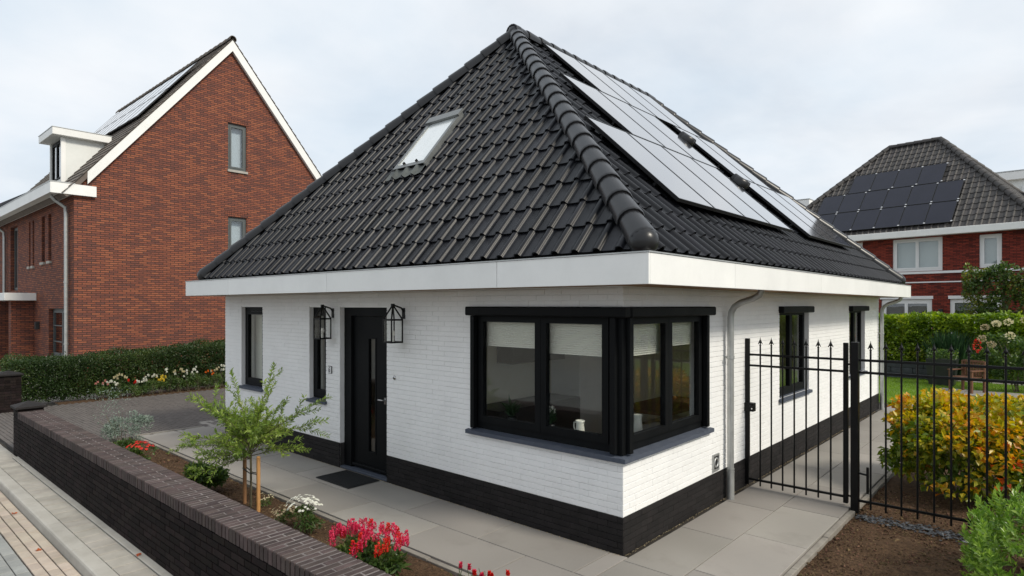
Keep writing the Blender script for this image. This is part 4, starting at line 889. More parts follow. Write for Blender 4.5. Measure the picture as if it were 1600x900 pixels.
# dormer
DX0, DX1, DY, DZ0, DZ1 = -21.6, -20.2, -.02, 6.2, 7.62
dm = MB(); yb = GYM - (GZA + .1 - DZ1) / slope; 
dm.add([(DX1, DY, GZA + .1 - (GYM - DY) * slope), (DX1, DY, DZ1), (DX1, yb, DZ1)], [(0, 2, 1)]); dm.add([(DX0, DY, GZA + .1 - (GYM - DY) * slope), (DX0, DY, DZ1), (DX0, yb, DZ1)], [(0, 1, 2)])
dm.poly([(DX0, DY, DZ0 - .2), (DX1, DY, DZ0 - .2), (DX1, DY, DZ0 + .12), (DX0, DY, DZ0 + .12)]); dmo = dm.build('dormer', 'render_white', gh)
dw = gen_house_window(dmo, 'x', 1, DX0 + .06, DX1 - .06, DZ0 + .1, DZ1 - .04, DY, 'black_frame', divs=((DX0 + DX1) / 2,), rec=.03)
one('corner_trim', 'fascia_white', dmo, DX1 - .06, DX1 + .02, DY - .02, DY + .1, DZ0 - .15, DZ1 - .02); one('corner_trim', 'fascia_white', dmo, DX0 - .02, DX0 + .06, DY - .02, DY + .1, DZ0 - .15, DZ1 - .02)
one('dormer_roof', 'fascia_white', dmo, DX0 - .2, DX1 + .2, DY - .28, yb + .02, DZ1, DZ1 + .22, b=.01); one('roof_trim', 'zinc', dmo, DX0 - .21, DX1 + .21, DY - .29, yb + .03, DZ1 + .222, DZ1 + .24)

# ---- house further down the street, a slice at the picture edge
fh = empty('street_house', (-46, 3, 0), 'pale rendered house with dark flat-tiled roof far down the street', 'house')
one('wall', 'render_white', fh, -52, -41, -1.0, 8, 0, 5.4); one('eaves', 'fascia_white', fh, -52.5, -40.6, -1.6, 8.6, 5.4, 6.0, b=.02)
m = MB().add([(-52.4, -1.5, 6.0), (-40.7, -1.5, 6.0), (-40.7, 8.5, 6.0), (-52.4, 8.5, 6.0), (-48, 3.5, 9.4), (-45, 3.5, 9.4)], [(0, 1, 5, 4), (1, 2, 5), (2, 3, 4, 5), (3, 0, 4)]); m.build('roof', 'roof_tile', fh)
for z in (1.0, 3.6):
    for x in (-50, -47, -44): gen_house_window(fh, 'x', 1, x, x + 1.3, z, z + 1.4, -1.12, 'white_frame', rec=0.02)

# ---- red hipped house behind the garden
RA = math.atan2(-.148, .989)
rh = empty('hipped_house', (-4.28, 27.3, 0), 'dark red brick house with hipped roof and black solar panels behind the garden hedge', 'house', rz=RA)
WL, WRr, WD = -4.0, 8.2, 9.0; V0 = .45
RHo = [(1.62, 3.55, 3.86, 5.33), (4.85, 5.60, 3.90, 5.28), (1.15, 3.16, 0.0, 2.62), (3.82, 5.6, .9, 2.62), (-1.2, .35, 3.86, 5.33), (-1.4, .3, .9, 2.62)]
wall_shell('x', V0, WL, WRr, 0, 5.4, RHo, .3, 1).build('front_wall', 'deep_brick_front', rh, local=True)
wall_shell('y', WRr, V0, WD - V0, 0, 5.4, [], .3, -1).build('side_wall', 'deep_brick_side', rh, local=True); wall_shell('y', WL, V0, WD - V0, 0, 5.4, [], .3, 1).build('side_wall', 'deep_brick_side', rh, local=True); wall_shell('x', WD - V0, WL, WRr, 0, 5.4, [], .3, -1).build('rear_wall', 'deep_brick_front', rh, local=True)
for i, hh in enumerate(RHo):
    gen_house_window(rh, 'x', 1, hh[0] + .002, hh[1] - .002, hh[2] + .005, hh[3] - .002, V0, 'white_frame', divs=((hh[0] + hh[1]) / 2,) if i in (0, 2, 3, 4, 5) else (), fw=.10 if i != 2 else .13, sash=.06, rec=.05, local=True, dark=i in (2, 3, 5))
for hh in (RHo[2], RHo[3]): one('lintel', 'white_frame', rh, hh[0] - .05, hh[1] + .05, V0 - .04, V0 - .002, 2.625, 2.76, local=True)
one('string_course', 'white_frame', rh, WL, WRr, V0 - .05, V0 - .002, 3.74, 3.84, local=True); one('string_course', 'white_frame', rh, WL, WRr, V0 - .03, V0 - .002, 3.34, 3.39, local=True)
one('wall_lamp', 'outline_dark', rh, 3.42, 3.58, V0 - .12, V0 - .002, 2.0, 2.2, b=.01, local=True)
for (a, b_, c, d) in ((-4.55, 8.75, -.10, .10), (-4.55, -4.35, .102, 9.1), (8.55, 8.75, .102, 9.1)): one('eaves_board', 'fascia_white', rh, a, b_, c, d, 5.36, 5.64, b=.01, local=True)
m = MB(); m.poly([(-4.4, .1, 5.38), (-4.4, 9, 5.38), (8.6, 9, 5.38), (8.6, .1, 5.38)]); m.build('soffit', 'render_white', rh, local=True)
q = [Vector((-4.45, 0, 5.62)), Vector((6.9, 0, 5.62)), Vector((6.9, 9.0, 5.62)), Vector((-4.45, 9.0, 5.62))]; q[1].x = q[2].x = 6.95
r0, r1 = Vector((.12, 4.5, 10.45)), Vector((2.37, 4.5, 10.45))
rr_ = MB().add([v - Vector((0, 0, .03)) for v in (*q, r0, r1)], [(0, 1, 5, 4), (1, 2, 5), (2, 3, 4, 5), (3, 0, 4)]).build('roof', 'roof_under', rh, local=True)
RT = Matrix.Translation((-4.28, 27.3, 0)) @ Matrix.Rotation(RA, 4, 'Z')
c2 = []
for args in ((q[0], q[1], r0, r1), (q[1], q[2], r1, r1)):
    F_ = face_of(*args); n0 = len(c2); tile_face(*F_[:3], *F_[3:], None, 0, c2, w=.25, l=.36)
rest = MB()
for (fm, u0, v0, whole, hl, hr, T, ln) in c2:
    vv, ff, ss = ([Vector((x + u0, y + v0, z)) for x, y, z in T.v], T.f, T.s) if whole else clipped(T, u0, v0, hl, hr, ln)
    n = len(rest.v); rest.v.extend((fm @ v)[:] for v in vv); rest.f.extend(tuple(i + n for i in f) for f in ff); rest.s.extend(ss)
rest.build('tile_field', 'red_tilebrown', rr_, local=True, kind='stuff')
def hip_local(p0, p1, nm):
    d = p1 - p0; n = round(d.length / .4); V = d.normalized(); U = V.cross(Vector((0, 0, 1))).normalized(); me = cap_mesh(d.length / n, .13, .11)
    for i in range(n):
        o = put(nm, me, 'red_tilebrown', rr_, local=True); o.matrix_basis = frame_matrix(p0 + V * (i * d.length / n) + Vector((0, 0, .04)), U, V)
hip_local(q[0], r0, 'hip_tile'); hip_local(q[1], r1, 'hip_tile'); hip_local(q[2], r1, 'hip_tile'); hip_local(r0, r1, 'ridge_tile')
F_ = face_of(q[0], q[1], r0, r1); pf = frame_matrix(*F_[:3])
for (us, v, n, wdt, lnn) in ((-.92, 3.09, 4, .985, 1.38), (-2.05, 1.67, 6, .985, 1.38), (-2.05, .25, 6, .985, 1.38)):
    for i in range(n):
        pn = panel(rh, pf, us + 4.45 + i * (wdt + .02), v, wdt, lnn, .09, 'solar_cell_far', local=True)
        c = MB(); [c.box(us + 4.45 + i * (wdt + .02) + wdt - .03, us + 4.45 + i * (wdt + .02) + wdt + .04, v + k, v + k + .06, .131, .145) for k in (.02, lnn - .08)]
        xf(c, pf).build('panel_clip', 'clip_silver', pn, local=True)
one('dormer', 'render_white', rh, 5.6, 8.4, 6.2, 9, 7.0, 8.3, local=True)

# ---- flat-roofed neighbours glimpsed behind
for (x0, x1, y0, y1, z1, lab) in ((-17.0, -10.5, 42, 50, 9.4, 'pale flat-roofed dormer block just showing above the black bungalow roof'), (.4, 12, 43.5, 52, 10.0, 'pale blue-grey flat-roofed block behind the hip of the dark red house')):
    hb = empty('flat_roof_house', ((x0 + x1) / 2, (y0 + y1) / 2, 0), lab, 'house')
    one('wall', 'render_white', hb, x0, x1, y0, y1, 0, z1); one('roof_edge', 'fascia_white', hb, x0 - .3, x1 + .3, y0 - .3, y1 + .3, z1 + .002, z1 + .5, b=.02); one('roof_trim', 'zinc', hb, x0 - .32, x1 + .32, y0 - .32, y1 + .32, z1 + .502, z1 + .56)
    gen_house_window(hb, 'x', 1, x0 + 1, x0 + 2.5, z1 - 1.8, z1 - .4, y0 - .13, 'white_frame', rec=.02)

# ================================================================== BOUNDARY WALL AND PIERS
bw = empty('boundary_wall', (-3.5, -2.82, 0), 'low dark brick boundary wall with brick-on-edge coping along the pavement', 'wall')
BX0, BX1, BY0, BY1, BZ = -9.02, 2.4, -2.965, -2.675, .585
core = one('wall_core', 'wall_mortar', bw, BX0, BX1, BY0, BY1, -.1, BZ)
brick_skin('x', -1, BY0, courses(BX0, BX1, .0, BZ - .004, [], ch=.0585, j=.008, vj=.008), 'wall_brick', None, core, 300, 'brick')
brick_skin('x', 1, BY1, courses(BX0, BX1, .0, BZ - .004, [], ch=.0585), 'wall_brick', None, core, 0, 'rear_brick')
cp = one('coping', 'cap_mortar', bw, BX0, BX1, BY0 - .004, BY1 + .004, BZ + .001, .6865)
caps = []; x = BX0; i = 0
while x < BX1:
    sp = BY0 + (.105 if i % 2 else .19)
    caps += [(x, BY0 - .012, sp - .005), (x, sp + .005, BY1 + .012)]; x += .0605; i += 1
caps.sort(key=lambda c: (0 if seen(c[0], (c[1] + c[2]) / 2, .69) else 100) + (Vector((c[0], (c[1] + c[2]) / 2, .69)) - CAM).length)
rest = MB(); cache = {}
for i, (x, y0, y1) in enumerate(caps):
    L_ = round(y1 - y0, 3)
    if i < 300:
        if L_ not in cache: cache[L_] = MB().topbev(-.0235, .0235, -L_ / 2, L_ / 2, BZ + .002, .69, .004).mesh('coping_brick')
        put('coping_brick', cache[L_], 'cap_brick', cp, matrix=Matrix.Translation((x + .03, (y0 + y1) / 2 + random.uniform(-.002, .002), random.uniform(-.002, .002))) @ Matrix.Rotation(random.uniform(-.012, .012), 4, 'Z'))
    else: rest.topbev(x + .0065, x + .0535, y0, y1, BZ + .002, .69, .004)
if rest.v: rest.build('coping_brickwork', 'cap_brick', cp, kind='stuff')
def pier(cx, cy, s, h, lab):
    r = empty('wall_pier', (cx, cy, 0), lab, 'pier', 'brick piers either side of the drive')
    body = one('pier_core', 'wall_mortar', r, cx - s + .008, cx + s - .008, cy - s + .008, cy + s - .008, -.1, h - .06)
    m = MB(); k = 0; z = 0.
    while z < h - .08:
        for (a0, a1, ax, pos, sg) in ((cx - s, cx + s, 'x', cy - s, -1), (cy - s, cy + s, 'y', cx + s, 1), (cx - s, cx + s, 'x', cy + s, 1), (cy - s, cy + s, 'y', cx - s, -1)):
            cut = a0 + (.21 if k % 2 else .105)
            for (p, q_) in ((a0 + .001, cut - .006), (cut + .006, a1 - .001)):
                if ax == 'x': m.box(p, q_, *sorted((pos, pos - sg * .1)), z, z + .05)
                else: m.box(*sorted((pos + .001 * sg, pos - sg * .1)), p + .1005 * 0 + .1005 if p < a0 + .01 else p, q_ - (.1005 if q_ > a1 - .01 else 0), z, z + .05)
        z += .0585; k += 1
    m.build('pier_brickwork', 'wall_brick', body, kind='stuff')
    c = s + .035
    MB().add([(cx - c, cy - c, h - .06), (cx + c, cy - c, h - .06), (cx + c, cy + c, h - .06), (cx - c, cy + c, h - .06), (cx - c, cy - c, h - .03), (cx + c, cy - c, h - .03), (cx + c, cy + c, h - .03), (cx - c, cy + c, h - .03), (cx, cy, h + .045)],
             [(3, 2, 1, 0), (0, 1, 5, 4), (1, 2, 6, 5), (2, 3, 7, 6), (3, 0, 4, 7), (4, 5, 8), (5, 6, 8), (6, 7, 8), (7, 4, 8)]).build('cap_stone', 'dark_plinth', r)
pier(-9.19, -2.81, .165, .79, 'dark brick pier with pyramid cap ending the low boundary wall')
pier(-14.35, -2.25, .20, .86, 'free-standing dark brick pier with pyramid cap at the far side of the drive')

# ================================================================== GATE AND FENCE
def spear(m, x, y, z):
    m.lathe([(.006, 0), (.013, .004), (.013, .012), (.007, .02), (.008, .03), (.022, .045), (.016, .06), (.006, .085), (0, .12)], (x, y, z), 8)
    for s in (-1, 1): m.tube([(x, y, z + .035), (x + s * .018, y, z + .04), (x + s * .026, y, z + .022)], .006, 6)
def iron_bar(parent, x, y, z0, z1, nm='bar'):
    m = MB(); m.tube([(x, y, z0), (x, y, z1)], .0105, 8); o = m.build(nm, 'black_iron', parent); s = MB(); spear(s, x, y, z1); s.build('spearhead', 'black_iron', o)
gt = empty('garden_gate', (.6, 3.0, 0), 'black iron spear-topped gate standing across the side path', 'gate')
one('stile', 'black_iron', gt, .012, .062, 2.975, 3.025, .03, 1.92, b=.004); one('stile', 'black_iron', gt, 1.165, 1.215, 2.975, 3.025, .03, 1.91, b=.004)
for z in (1.70, 1.56, .09): one('rail', 'black_iron', gt, .062, 1.165, 2.985, 3.015, z, z + .026, b=.002)
for i in range(7): iron_bar(gt, .062 + 1.103 * (i + 1) / 8, 3.0, .03, 1.83)
lk = one('lock_case', 'black_iron', gt, -.02, .13, 2.955, 3.04, .98, 1.09, b=.005); MB().tube([(.10, 2.955, 1.06), (.10, 2.90, 1.06), (.17, 2.895, 1.055)], .008, 8).build('handle', 'black_iron', lk); MB().tube([(.11, 2.957, 1.02), (.11, 2.948, 1.02)], .01, 10).build('keyhole', 'steel', lk)
for z in (.12, 1.66): MB().tube([(1.216, 3.0, z), (1.262, 2.985, z)], .012, 8).build('hinge', 'black_iron', gt)
fn = empty('iron_fence', (3, 2.95, 0), 'black iron spear-topped fence running from the gate post past the golden shrub', 'fence')
one('post', 'black_iron', fn, 1.262, 1.342, 2.89, 2.97, -.08, 1.925, b=.004)
one('post', 'black_iron', fn, 4.55, 4.63, 2.89, 2.97, -.08, 1.925, b=.004)
for z in (1.705, 1.565, .09): one('rail', 'black_iron', fn, 1.342, 4.55, 2.92, 2.945, z, z + .028, b=.002)
for i in range(20): iron_bar(fn, 1.46 + i * .15, 2.932, .02, 1.83)
st_ = MB().tube([(1.342, 2.93, .42), (1.43, 2.93, .41)], .012, 8); st_.tube([(1.43, 2.93, .50), (1.43, 2.93, .2)], .014, 8); st_.build('drop_bolt', 'black_iron', fn)

# ================================================================== LANTERNS, MAT
def lantern(x, z, lab):
    y = -.185; r = empty('wall_lantern', (x, 0, z), lab, 'lantern', 'lanterns beside the front door'); s = .085; h = .27; b_ = .007
    m = MB()
    for sx in (-1, 1):
        for sy in (-1, 1): m.box(x + sx * s - b_, x + sx * s + b_, y + sy * s - b_, y + sy * s + b_, z, z + h)
    for zz in (z - .012, z + h): 
        m.box(x - s - b_, x + s + b_, y - s - b_, y - s + b_, zz, zz + .02); m.box(x - s - b_, x + s + b_, y + s - b_, y + s + b_, zz, zz + .02); m.box(x - s - b_, x - s + b_, y - s + b_, y + s - b_, zz, zz + .02); m.box(x + s - b_, x + s + b_, y - s + b_, y + s - b_, zz, zz + .02)
    m.build('frame', 'black_iron', r)
    t = MB()
    for sx in (-1, 1):
        for sy in (-1, 1): t.tube([(x + sx * s, y + sy * s, z + h + .015), (x, y, z + h + .2)], .010, 6)
    t.box(x - .018, x + .018, y - .018, y + .018, z + h + .185, z + h + .215); t.build('roof_frame', 'black_iron', r)
    one('base_plate', 'black_iron', r, x - s + .009, x + s - .009, y - s + .009, y + s - .009, z - .008, z)
    for sg in (-1, 1):
        MB().box(x - s + b_, x + s - b_, y + sg * s - .002, y + sg * s + .002, z + .008, z + h).build('pane', 'glass_lantern', r); MB().box(x + sg * s - .002, x + sg * s + .002, y - s + b_, y + s - b_, z + .008, z + h).build('pane', 'glass_lantern', r)
    c = [Vector((x + a * s, y + b2_ * s, z + h + .018)) for a, b2_ in ((-1, -1), (1, -1), (1, 1), (-1, 1))]; ap = Vector((x, y, z + h + .195))
    for i in range(4): MB().poly([c[i], c[(i + 1) % 4], ap]).build('roof_pane', 'glass_lantern', r)
    k = MB().tube([(x, y, z), (x, y, z + .06)], .018, 10).build('lamp_holder', 'ceramic', r); MB().lathe([(.012, 0), (.028, .03), (.03, .05), (.02, .08), (0, .09)], (x, y, z + .06), 12).build('bulb', 'ceramic', k)
    bk = MB().tube([(x, -.008, z + h + .1), (x, -.05, z + h + .16), (x, y + .02, z + h + .195)], .011, 8); bk.box(x - .03, x + .03, -.018, -.0075, z + h + .02, z + h + .16); bk.build('bracket', 'black_iron', r)
lantern(-4.90, 1.875, 'black glass lantern on the wall between the narrow window and the door')
lantern(-3.25, 1.885, 'black glass lantern on the wall on the window side of the front door')
mt = empty('door_mat', (-4.1, -.27, 0), 'dark ribbed rubber doormat on the slabs before the front door', 'doormat')
bs = one('mat_base', 'rubber_mat', mt, -4.5, -3.72, -.53, -.04, .004, .014, b=.004)
for i in range(38):
    x = -4.475 + i * .0195; one('mat_rib', 'rubber_mat', bs, x, x + .011, -.51, -.06, .0143, .021)

# ================================================================== THINGS ON THE WINDOW SILL
def jug(x, y, z, lab):
    r = empty('jug', (x, y, z), lab, 'jug'); MB().lathe([(0, 0), (.052, 0), (.055, .01), (.05, .08), (.042, .15), (.044, .18), (.05, .2), (.046, .2), (.038, .15), (.046, .02), (0, .015)], (x, y, z), 20).build('body', 'ceramic', r)
    MB().tube([(x - .042, y, z + .175), (x - .075, y, z + .17), (x - .08, y, z + .12), (x - .05, y, z + .07)], .008, 8).build('handle', 'ceramic', r); MB().add([(x + .043, y - .015, z + .185), (x + .043, y + .015, z + .185), (x + .068, y, z + .205), (x + .04, y, z + .16)], [(0, 2, 1), (0, 3, 2), (1, 2, 3)]).build('spout', 'ceramic', r)
jug(-.70, .30, .941, 'white ceramic jug on the corner window sill')
def pot_plant(x, y, z, lab, petal, leafmat, h):
    r = empty('potted_plant', (x, y, z), lab, 'plant', 'plants on the corner window sill'); MB().lathe([(0, 0), (.045, 0), (.06, .1), (.055, .1), (.045, .02), (0, .02)], (x, y, z), 16).build('pot', 'pot_dark', r)
    n = 60; P = np.stack([x + rnd(n, -.02, .02), y + rnd(n, -.02, .02), z + rnd(n, .09, .09 + h * .5)], 1); D = sph(n); D[:, 2] = np.abs(D[:, 2]) + .4; leaves('foliage', leaf_arrays(P, D, sph(n), rnd(n, .06, h * .7), rnd(n, .015, .03)), leafmat, r)
    if petal:
        n = 40; P = np.stack([x + rnd(n, -.06, .06), y + rnd(n, -.05, .05), z + .1 + h * rnd(n, .6, .95)], 1); leaves('blossom', leaf_arrays(P, sph(n), sph(n), rnd(n, .02, .035), rnd(n, .02, .03)), petal, r)
pot_plant(-1.15, .36, .941, 'dark pot of white flowers behind the corner window mullion', 'petal_white', 'leaf_spear', .2)
pot_plant(-1.74, .40, .941, 'dark pot with broad green leaves at the far end of the corner window', None, 'leaf_spear', .26)
jug(-.42, 1.0, .941, 'white jug on the side part of the corner window sill')

# ================================================================== PLANTS
def lump(D, seed, k=2.2, amp=.3):
    """smooth random radius factor over directions"""
    r = np.random.default_rng(seed); out = np.zeros(len(D))
    for i in range(7):
        a = r.normal(size=3); a /= np.linalg.norm(a); out += np.maximum(0, (D @ a - .45)) * r.uniform(.5, 1.4)
    return 1 - amp + amp * np.clip(out, 0, 2.2)
def stems(parent, c, rx, ry, h, n, r=.008, mat='bark', z0=-.02):
    m = MB()
    for i in range(n):
        a = random.uniform(0, 6.28); q = random.uniform(.2, .8)
        p0 = Vector((c[0] + random.uniform(-.06, .06), c[1] + random.uniform(-.06, .06), c[2] + z0)); p2 = Vector((c[0] + rx * q * math.cos(a), c[1] + ry * q * math.sin(a), c[2] + h * random.uniform(.55, .9)))
        p1 = p0.lerp(p2, .5) + Vector((0, 0, h * .12)); m.tube([p0, p1, p2], [r, r * .7, r * .35], 5)
    return m.build('stems', mat, parent)
def shrub(name, label, cat, c, rx, ry, h, n, L, W, mat, seed=1, amp=.35, up=.5, parts=0, group=None, nst=9, inner=.45, mats=None, sr=.01, low=-.75, shell=None):
    r = empty(name, c, label, cat, group); stems(r, c, rx, ry, h, nst, sr)
    k = max(7, int(n / 75)); q = sph(k * 3); q = q[q[:, 2] > low][:k]; k = len(q); g_ = np.random.default_rng(seed); cr = g_.uniform(.55, 1.0, k) * lump(q, seed, amp=amp) / (1 - amp * .35)
    cr = np.minimum(cr, 1.08); csz = g_.uniform(.12, .26, k) if n > 1600 else g_.uniform(.28, .5, k); cr = cr if n > 1600 else cr * .8; wgt = csz ** 2; ci = RNG.choice(k, n, p=wgt / wgt.sum()); dl = sph(n); loc = dl * (csz[ci] * rnd(n, .35, 1) ** .6)[:, None]; loc[:, 2] *= .7
    ctr = np.array([c[0], c[1], c[2] + h * .48]); rel = q[ci] * cr[ci][:, None] * .86 + loc; rad = np.linalg.norm(rel, axis=1); d = rel / np.maximum(rad, .05)[:, None] * .5 + dl * .6
    P = ctr + rel * np.array([rx, ry, h * .52])
    P[:, 2] = np.maximum(P[:, 2], c[2] + .015)
    D = d * .8 + RNG.normal(size=(n, 3)) * .6; D[:, 2] += up * .4; Nr = RNG.normal(size=(n, 3)) * .7; Nr[:, 2] += 1.0; Nr += d * .5
    Ls, Ws = rnd(n, L * .7, L * 1.25), rnd(n, W * .75, W * 1.2)
    if parts:
        dist = np.linalg.norm(P - np.array(CAM), axis=1) - rad * .6; order = np.argsort(dist); a = order[:parts]; b = order[parts:]
        single_leaves(P[a], D[a], Nr[a], Ls[a], Ws[a], mat, r)
    else: b = np.arange(n)
    if mats:
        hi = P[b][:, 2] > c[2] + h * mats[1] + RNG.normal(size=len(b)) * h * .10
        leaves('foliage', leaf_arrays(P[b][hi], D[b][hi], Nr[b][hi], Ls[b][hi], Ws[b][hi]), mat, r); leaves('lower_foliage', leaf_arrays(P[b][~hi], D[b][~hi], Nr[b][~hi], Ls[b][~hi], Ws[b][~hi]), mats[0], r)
    else: leaves('foliage', leaf_arrays(P[b], D[b], Nr[b], Ls[b], Ws[b]), mat, r)
    return r
def hedge(name, label, x0, x1, y0, y1, ztop, n, L, W, mat, z0=0., wob=.10, core=True, cat='hedge'):
    c = ((x0 + x1) / 2, (y0 + y1) / 2, 0); r = empty(name, c, label, cat)
    lx, ly = x1 - x0, y1 - y0; h = ztop(c[0], c[1]) - z0
    ar = np.array([ly * h, ly * h, lx * h, lx * h, lx * ly]); f = RNG.choice(5, n, p=ar / ar.sum()); u, v = rnd(n, 0, 1), rnd(n, 0, 1)
    X = np.where(f == 0, x0, np.where(f == 1, x1, x0 + u * lx)); Y = np.where(f == 2, y0, np.where(f == 3, y1, np.where(f < 2, y0 + u * ly, y0 + v * ly))); 
    zt = np.array([ztop(a, b) for a, b in zip(X, Y)]); Z = np.where(f == 4, zt, z0 + v * (zt - z0))
    Nn = np.zeros((n, 3)); Nn[f == 0, 0] = -1; Nn[f == 1, 0] = 1; Nn[f == 2, 1] = -1; Nn[f == 3, 1] = 1; Nn[f == 4, 2] = 1
    w_ = np.sin(X * 3.1 + Z * 4.3) * np.cos(Y * 2.7 + Z * 2.1) * .5 + np.sin(X * 7.3 + Y * 8.1 + Z * 9.7) * .35
    off = wob * w_ - np.abs(RNG.normal(size=n)) * wob * .9 + (rnd(n, 0, 1) > .93) * rnd(n, 0, wob * .9)
    P = np.stack([X, Y, Z], 1) + Nn * off[:, None]; D = Nn * .6 + RNG.normal(size=(n, 3)) * .6; D[:, 2] += .25; Nr = RNG.normal(size=(n, 3)) * .6 + Nn * .5; Nr[:, 2] += .7
    leaves('foliage', leaf_arrays(P, D, Nr, rnd(n, L * .7, L * 1.3), rnd(n, W * .7, W * 1.3)), mat, r)
    m = MB(); k = int(max(lx, ly) / .3)
    for i in range(k):
        x, y = x0 + lx * (.5 + (0 if lx < ly else (i + .5) / k - .5)), y0 + ly * (.5 + (0 if ly <= lx else (i + .5) / k - .5)); x += random.uniform(-.1, .1); y += random.uniform(-.1, .1); t = ztop(x, y)
        m.tube([(x, y, z0 - .02), (x + random.uniform(-.1, .1), y + random.uniform(-.1, .1), t * .5), (x + random.uniform(-.2, .2), y + random.uniform(-.2, .2), t - .15)], [.025, .018, .008], 5)
    m.build('stems', 'bark', r, kind='stuff')
    # dense dead inner growth
    q = int(n * .35); P = np.stack([rnd(q, x0 + .16, x1 - .16), rnd(q, y0 + .16, y1 - .16), rnd(q, z0 + .02, 1)], 1); zz = np.array([ztop(a, b) for a, b in P[:, :2]]); P[:, 2] = z0 + .02 + (zz - z0 - .14) * rnd(q, 0, 1)
    leaves('inner_foliage', leaf_arrays(P, sph(q), sph(q), rnd(q, L * 1.2, L * 2), rnd(q, W * 1.4, W * 2.4)), mat, r)
    return r
hedge('clipped_hedge', 'dark green clipped hedge between the drive and the red gable house', -16.5, -15.25, -2.05, 6.0, lambda x, y: 1.02 + .06 * max(0, y + .5), 52000, .055, .026, 'leaf_hedge_dark', wob=.12)
hedge('garden_hedge', 'tall lime green hedge closing off the back garden', -5, 13, 19.0, 19.9, lambda x, y: 2.0 + .02 * math.sin(x * 2), 46000, .105, .08, 'leaf_hedge_lime', wob=.12)

# pleached trees behind the garden hedge
for i, (cx, lab) in enumerate(((1.55, 'pleached tree with flat trained crown above the hedge, nearest the white house'), (3.85, 'second pleached tree with flat trained crown, behind the first'), (6.2, 'third pleached tree along the hedge, cut by the picture edge'))):
    r = empty('pleached_tree', (cx, 23.6, 0), lab, 'tree', 'pleached trees behind the garden hedge'); tk = MB().tube([(cx, 23.6, -.16), (cx + .02, 23.6, 1.6), (cx, 23.6, 3.6)], [.06, .05, .03], 8)
    tk.build('trunk', 'bark', r); lm = MB()
    for z in (2.1, 2.6, 3.1, 3.5): lm.tube([(cx - 1.1, 23.6, z + .05), (cx, 23.6, z), (cx + 1.1, 23.6, z + .05)], [.012, .022, .012], 5)
    lm.build('limbs', 'bark', r)
    n = 5200; X = cx + rnd(n, -1.2, 1.2); Z = 1.75 + 2.05 * rnd(n, 0, 1) ** .85; ok = (np.sin(X * 4.1 + i) * np.sin(Z * 4.7 + i * 2) + RNG.normal(size=n) * .5 > -.55); X, Z = X[ok], Z[ok]; n = len(X); Z = Z + .12 * np.sin(X * 5)
    P = np.stack([X, 23.6 + RNG.normal(size=n) * .16, Z], 1); D = RNG.normal(size=(n, 3)); D[:, 2] -= .3; leaves('crown', leaf_arrays(P, D, sph(n) + np.array([0, -.6, .5]), rnd(n, .09, .15), rnd(n, .06, .10)), 'leaf_espalier', r)
# low dark retaining wall, planter, grasses and shrubs along the hedge
rw = empty('retaining_wall', (-1.5, 18.55, 0), 'low slate grey stacked retaining wall at the far edge of the lawn', 'wall')
for k in range(3):
    x = -5.0 - (k % 2) * .3
    while x < .35: one('block', 'retaining', rw, x + .004, x + .6, 18.4, 18.72, -.03 + k * .175, -.03 + k * .175 + .17, b=.01); x += .604
pl = empty('planter', (.45, 17.3, 0), 'square dark planter with green plant at the lawn edge', 'planter')
MB().add([(.15, 17.0, -.03), (.75, 17.0, -.03), (.75, 17.6, -.03), (.15, 17.6, -.03), (.08, 16.93, .75), (.82, 16.93, .75), (.82, 17.67, .75), (.08, 17.67, .75)], [(3, 2, 1, 0), (0, 1, 5, 4), (1, 2, 6, 5), (2, 3, 7, 6), (3, 0, 4, 7), (4, 5, 6, 7)]).build('pot', 'pot_dark', pl)
n = 500; P = np.stack([rnd(n, .1, .8), rnd(n, 16.95, 17.65), rnd(n, .74, 1.0)], 1); D = sph(n); D[:, 2] = np.abs(D[:, 2]); leaves('foliage', leaf_arrays(P, D, sph(n), rnd(n, .06, .12), rnd(n, .03, .05)), 'leaf_shrub', pl)
gr = empty('ornamental_grass', (.55, 18.5, 0), 'tall green ornamental grass clump before the garden hedge', 'grass clump')
n = 700; P = np.stack([.55 + RNG.normal(size=n) * .12, 18.5 + RNG.normal(size=n) * .12, np.full(n, .0)], 1); D = np.stack([RNG.normal(size=n) * .22, RNG.normal(size=n) * .22, np.ones(n)], 1); leaves('blades', leaf_arrays(P, D, sph(n), rnd(n, 1.0, 1.65), rnd(n, .02, .035)), 'leaf_spear', gr)
hy = shrub('hydrangea', 'tall flowering shrub with creamy white heads behind the wooden chair', 'shrub', (2.2, 16.6, 0), 1.0, .8, 1.9, 3800, .10, .06, 'leaf_shrub', seed=5, sr=.012)
hd_ = [(1.55, 16.1, 1.75), (1.8, 16.0, 1.85), (2.05, 16.1, 1.9), (2.4, 16.0, 1.95), (2.75, 16.1, 1.9), (1.5, 15.9, 1.45), (1.7, 15.85, 1.3), (2.1, 15.8, 1.55), (2.6, 15.8, 1.6), (2.9, 16.0, 1.5)]
for (x, y, z) in hd_:
    n = 60; d = sph(n); P = np.array([x, y, z]) + d * np.array([.075, .075, .06]); leaves('flower_head', leaf_arrays(P, d + .3, sph(n), rnd(n, .04, .06), rnd(n, .035, .05)), random.choice(['petal_cream', 'petal_dry', 'petal_cream']), hy)
n = 60; d = sph(n); leaves('red_bloom', leaf_arrays(np.array([1.4, 15.9, 1.25]) + d * np.array([.06, .06, .16]), d, sph(n), rnd(n, .04, .07), rnd(n, .03, .05)), 'petal_red', hy)
shrub('leafy_shrub', 'mid green leafy shrub beyond the fence, to the far side of the golden shrub', 'shrub', (3.5, 8.2, 0), .95, .8, 1.05, 2600, .10, .06, 'leaf_shrub', seed=8, sr=.012)
shrub('shade_shrub', 'dark green low shrub behind the fence beside the golden shrub', 'shrub', (3.55, 4.7, -.03), .75, .7, 1.0, 2600, .075, .045, 'leaf_hedge_dark', seed=9)
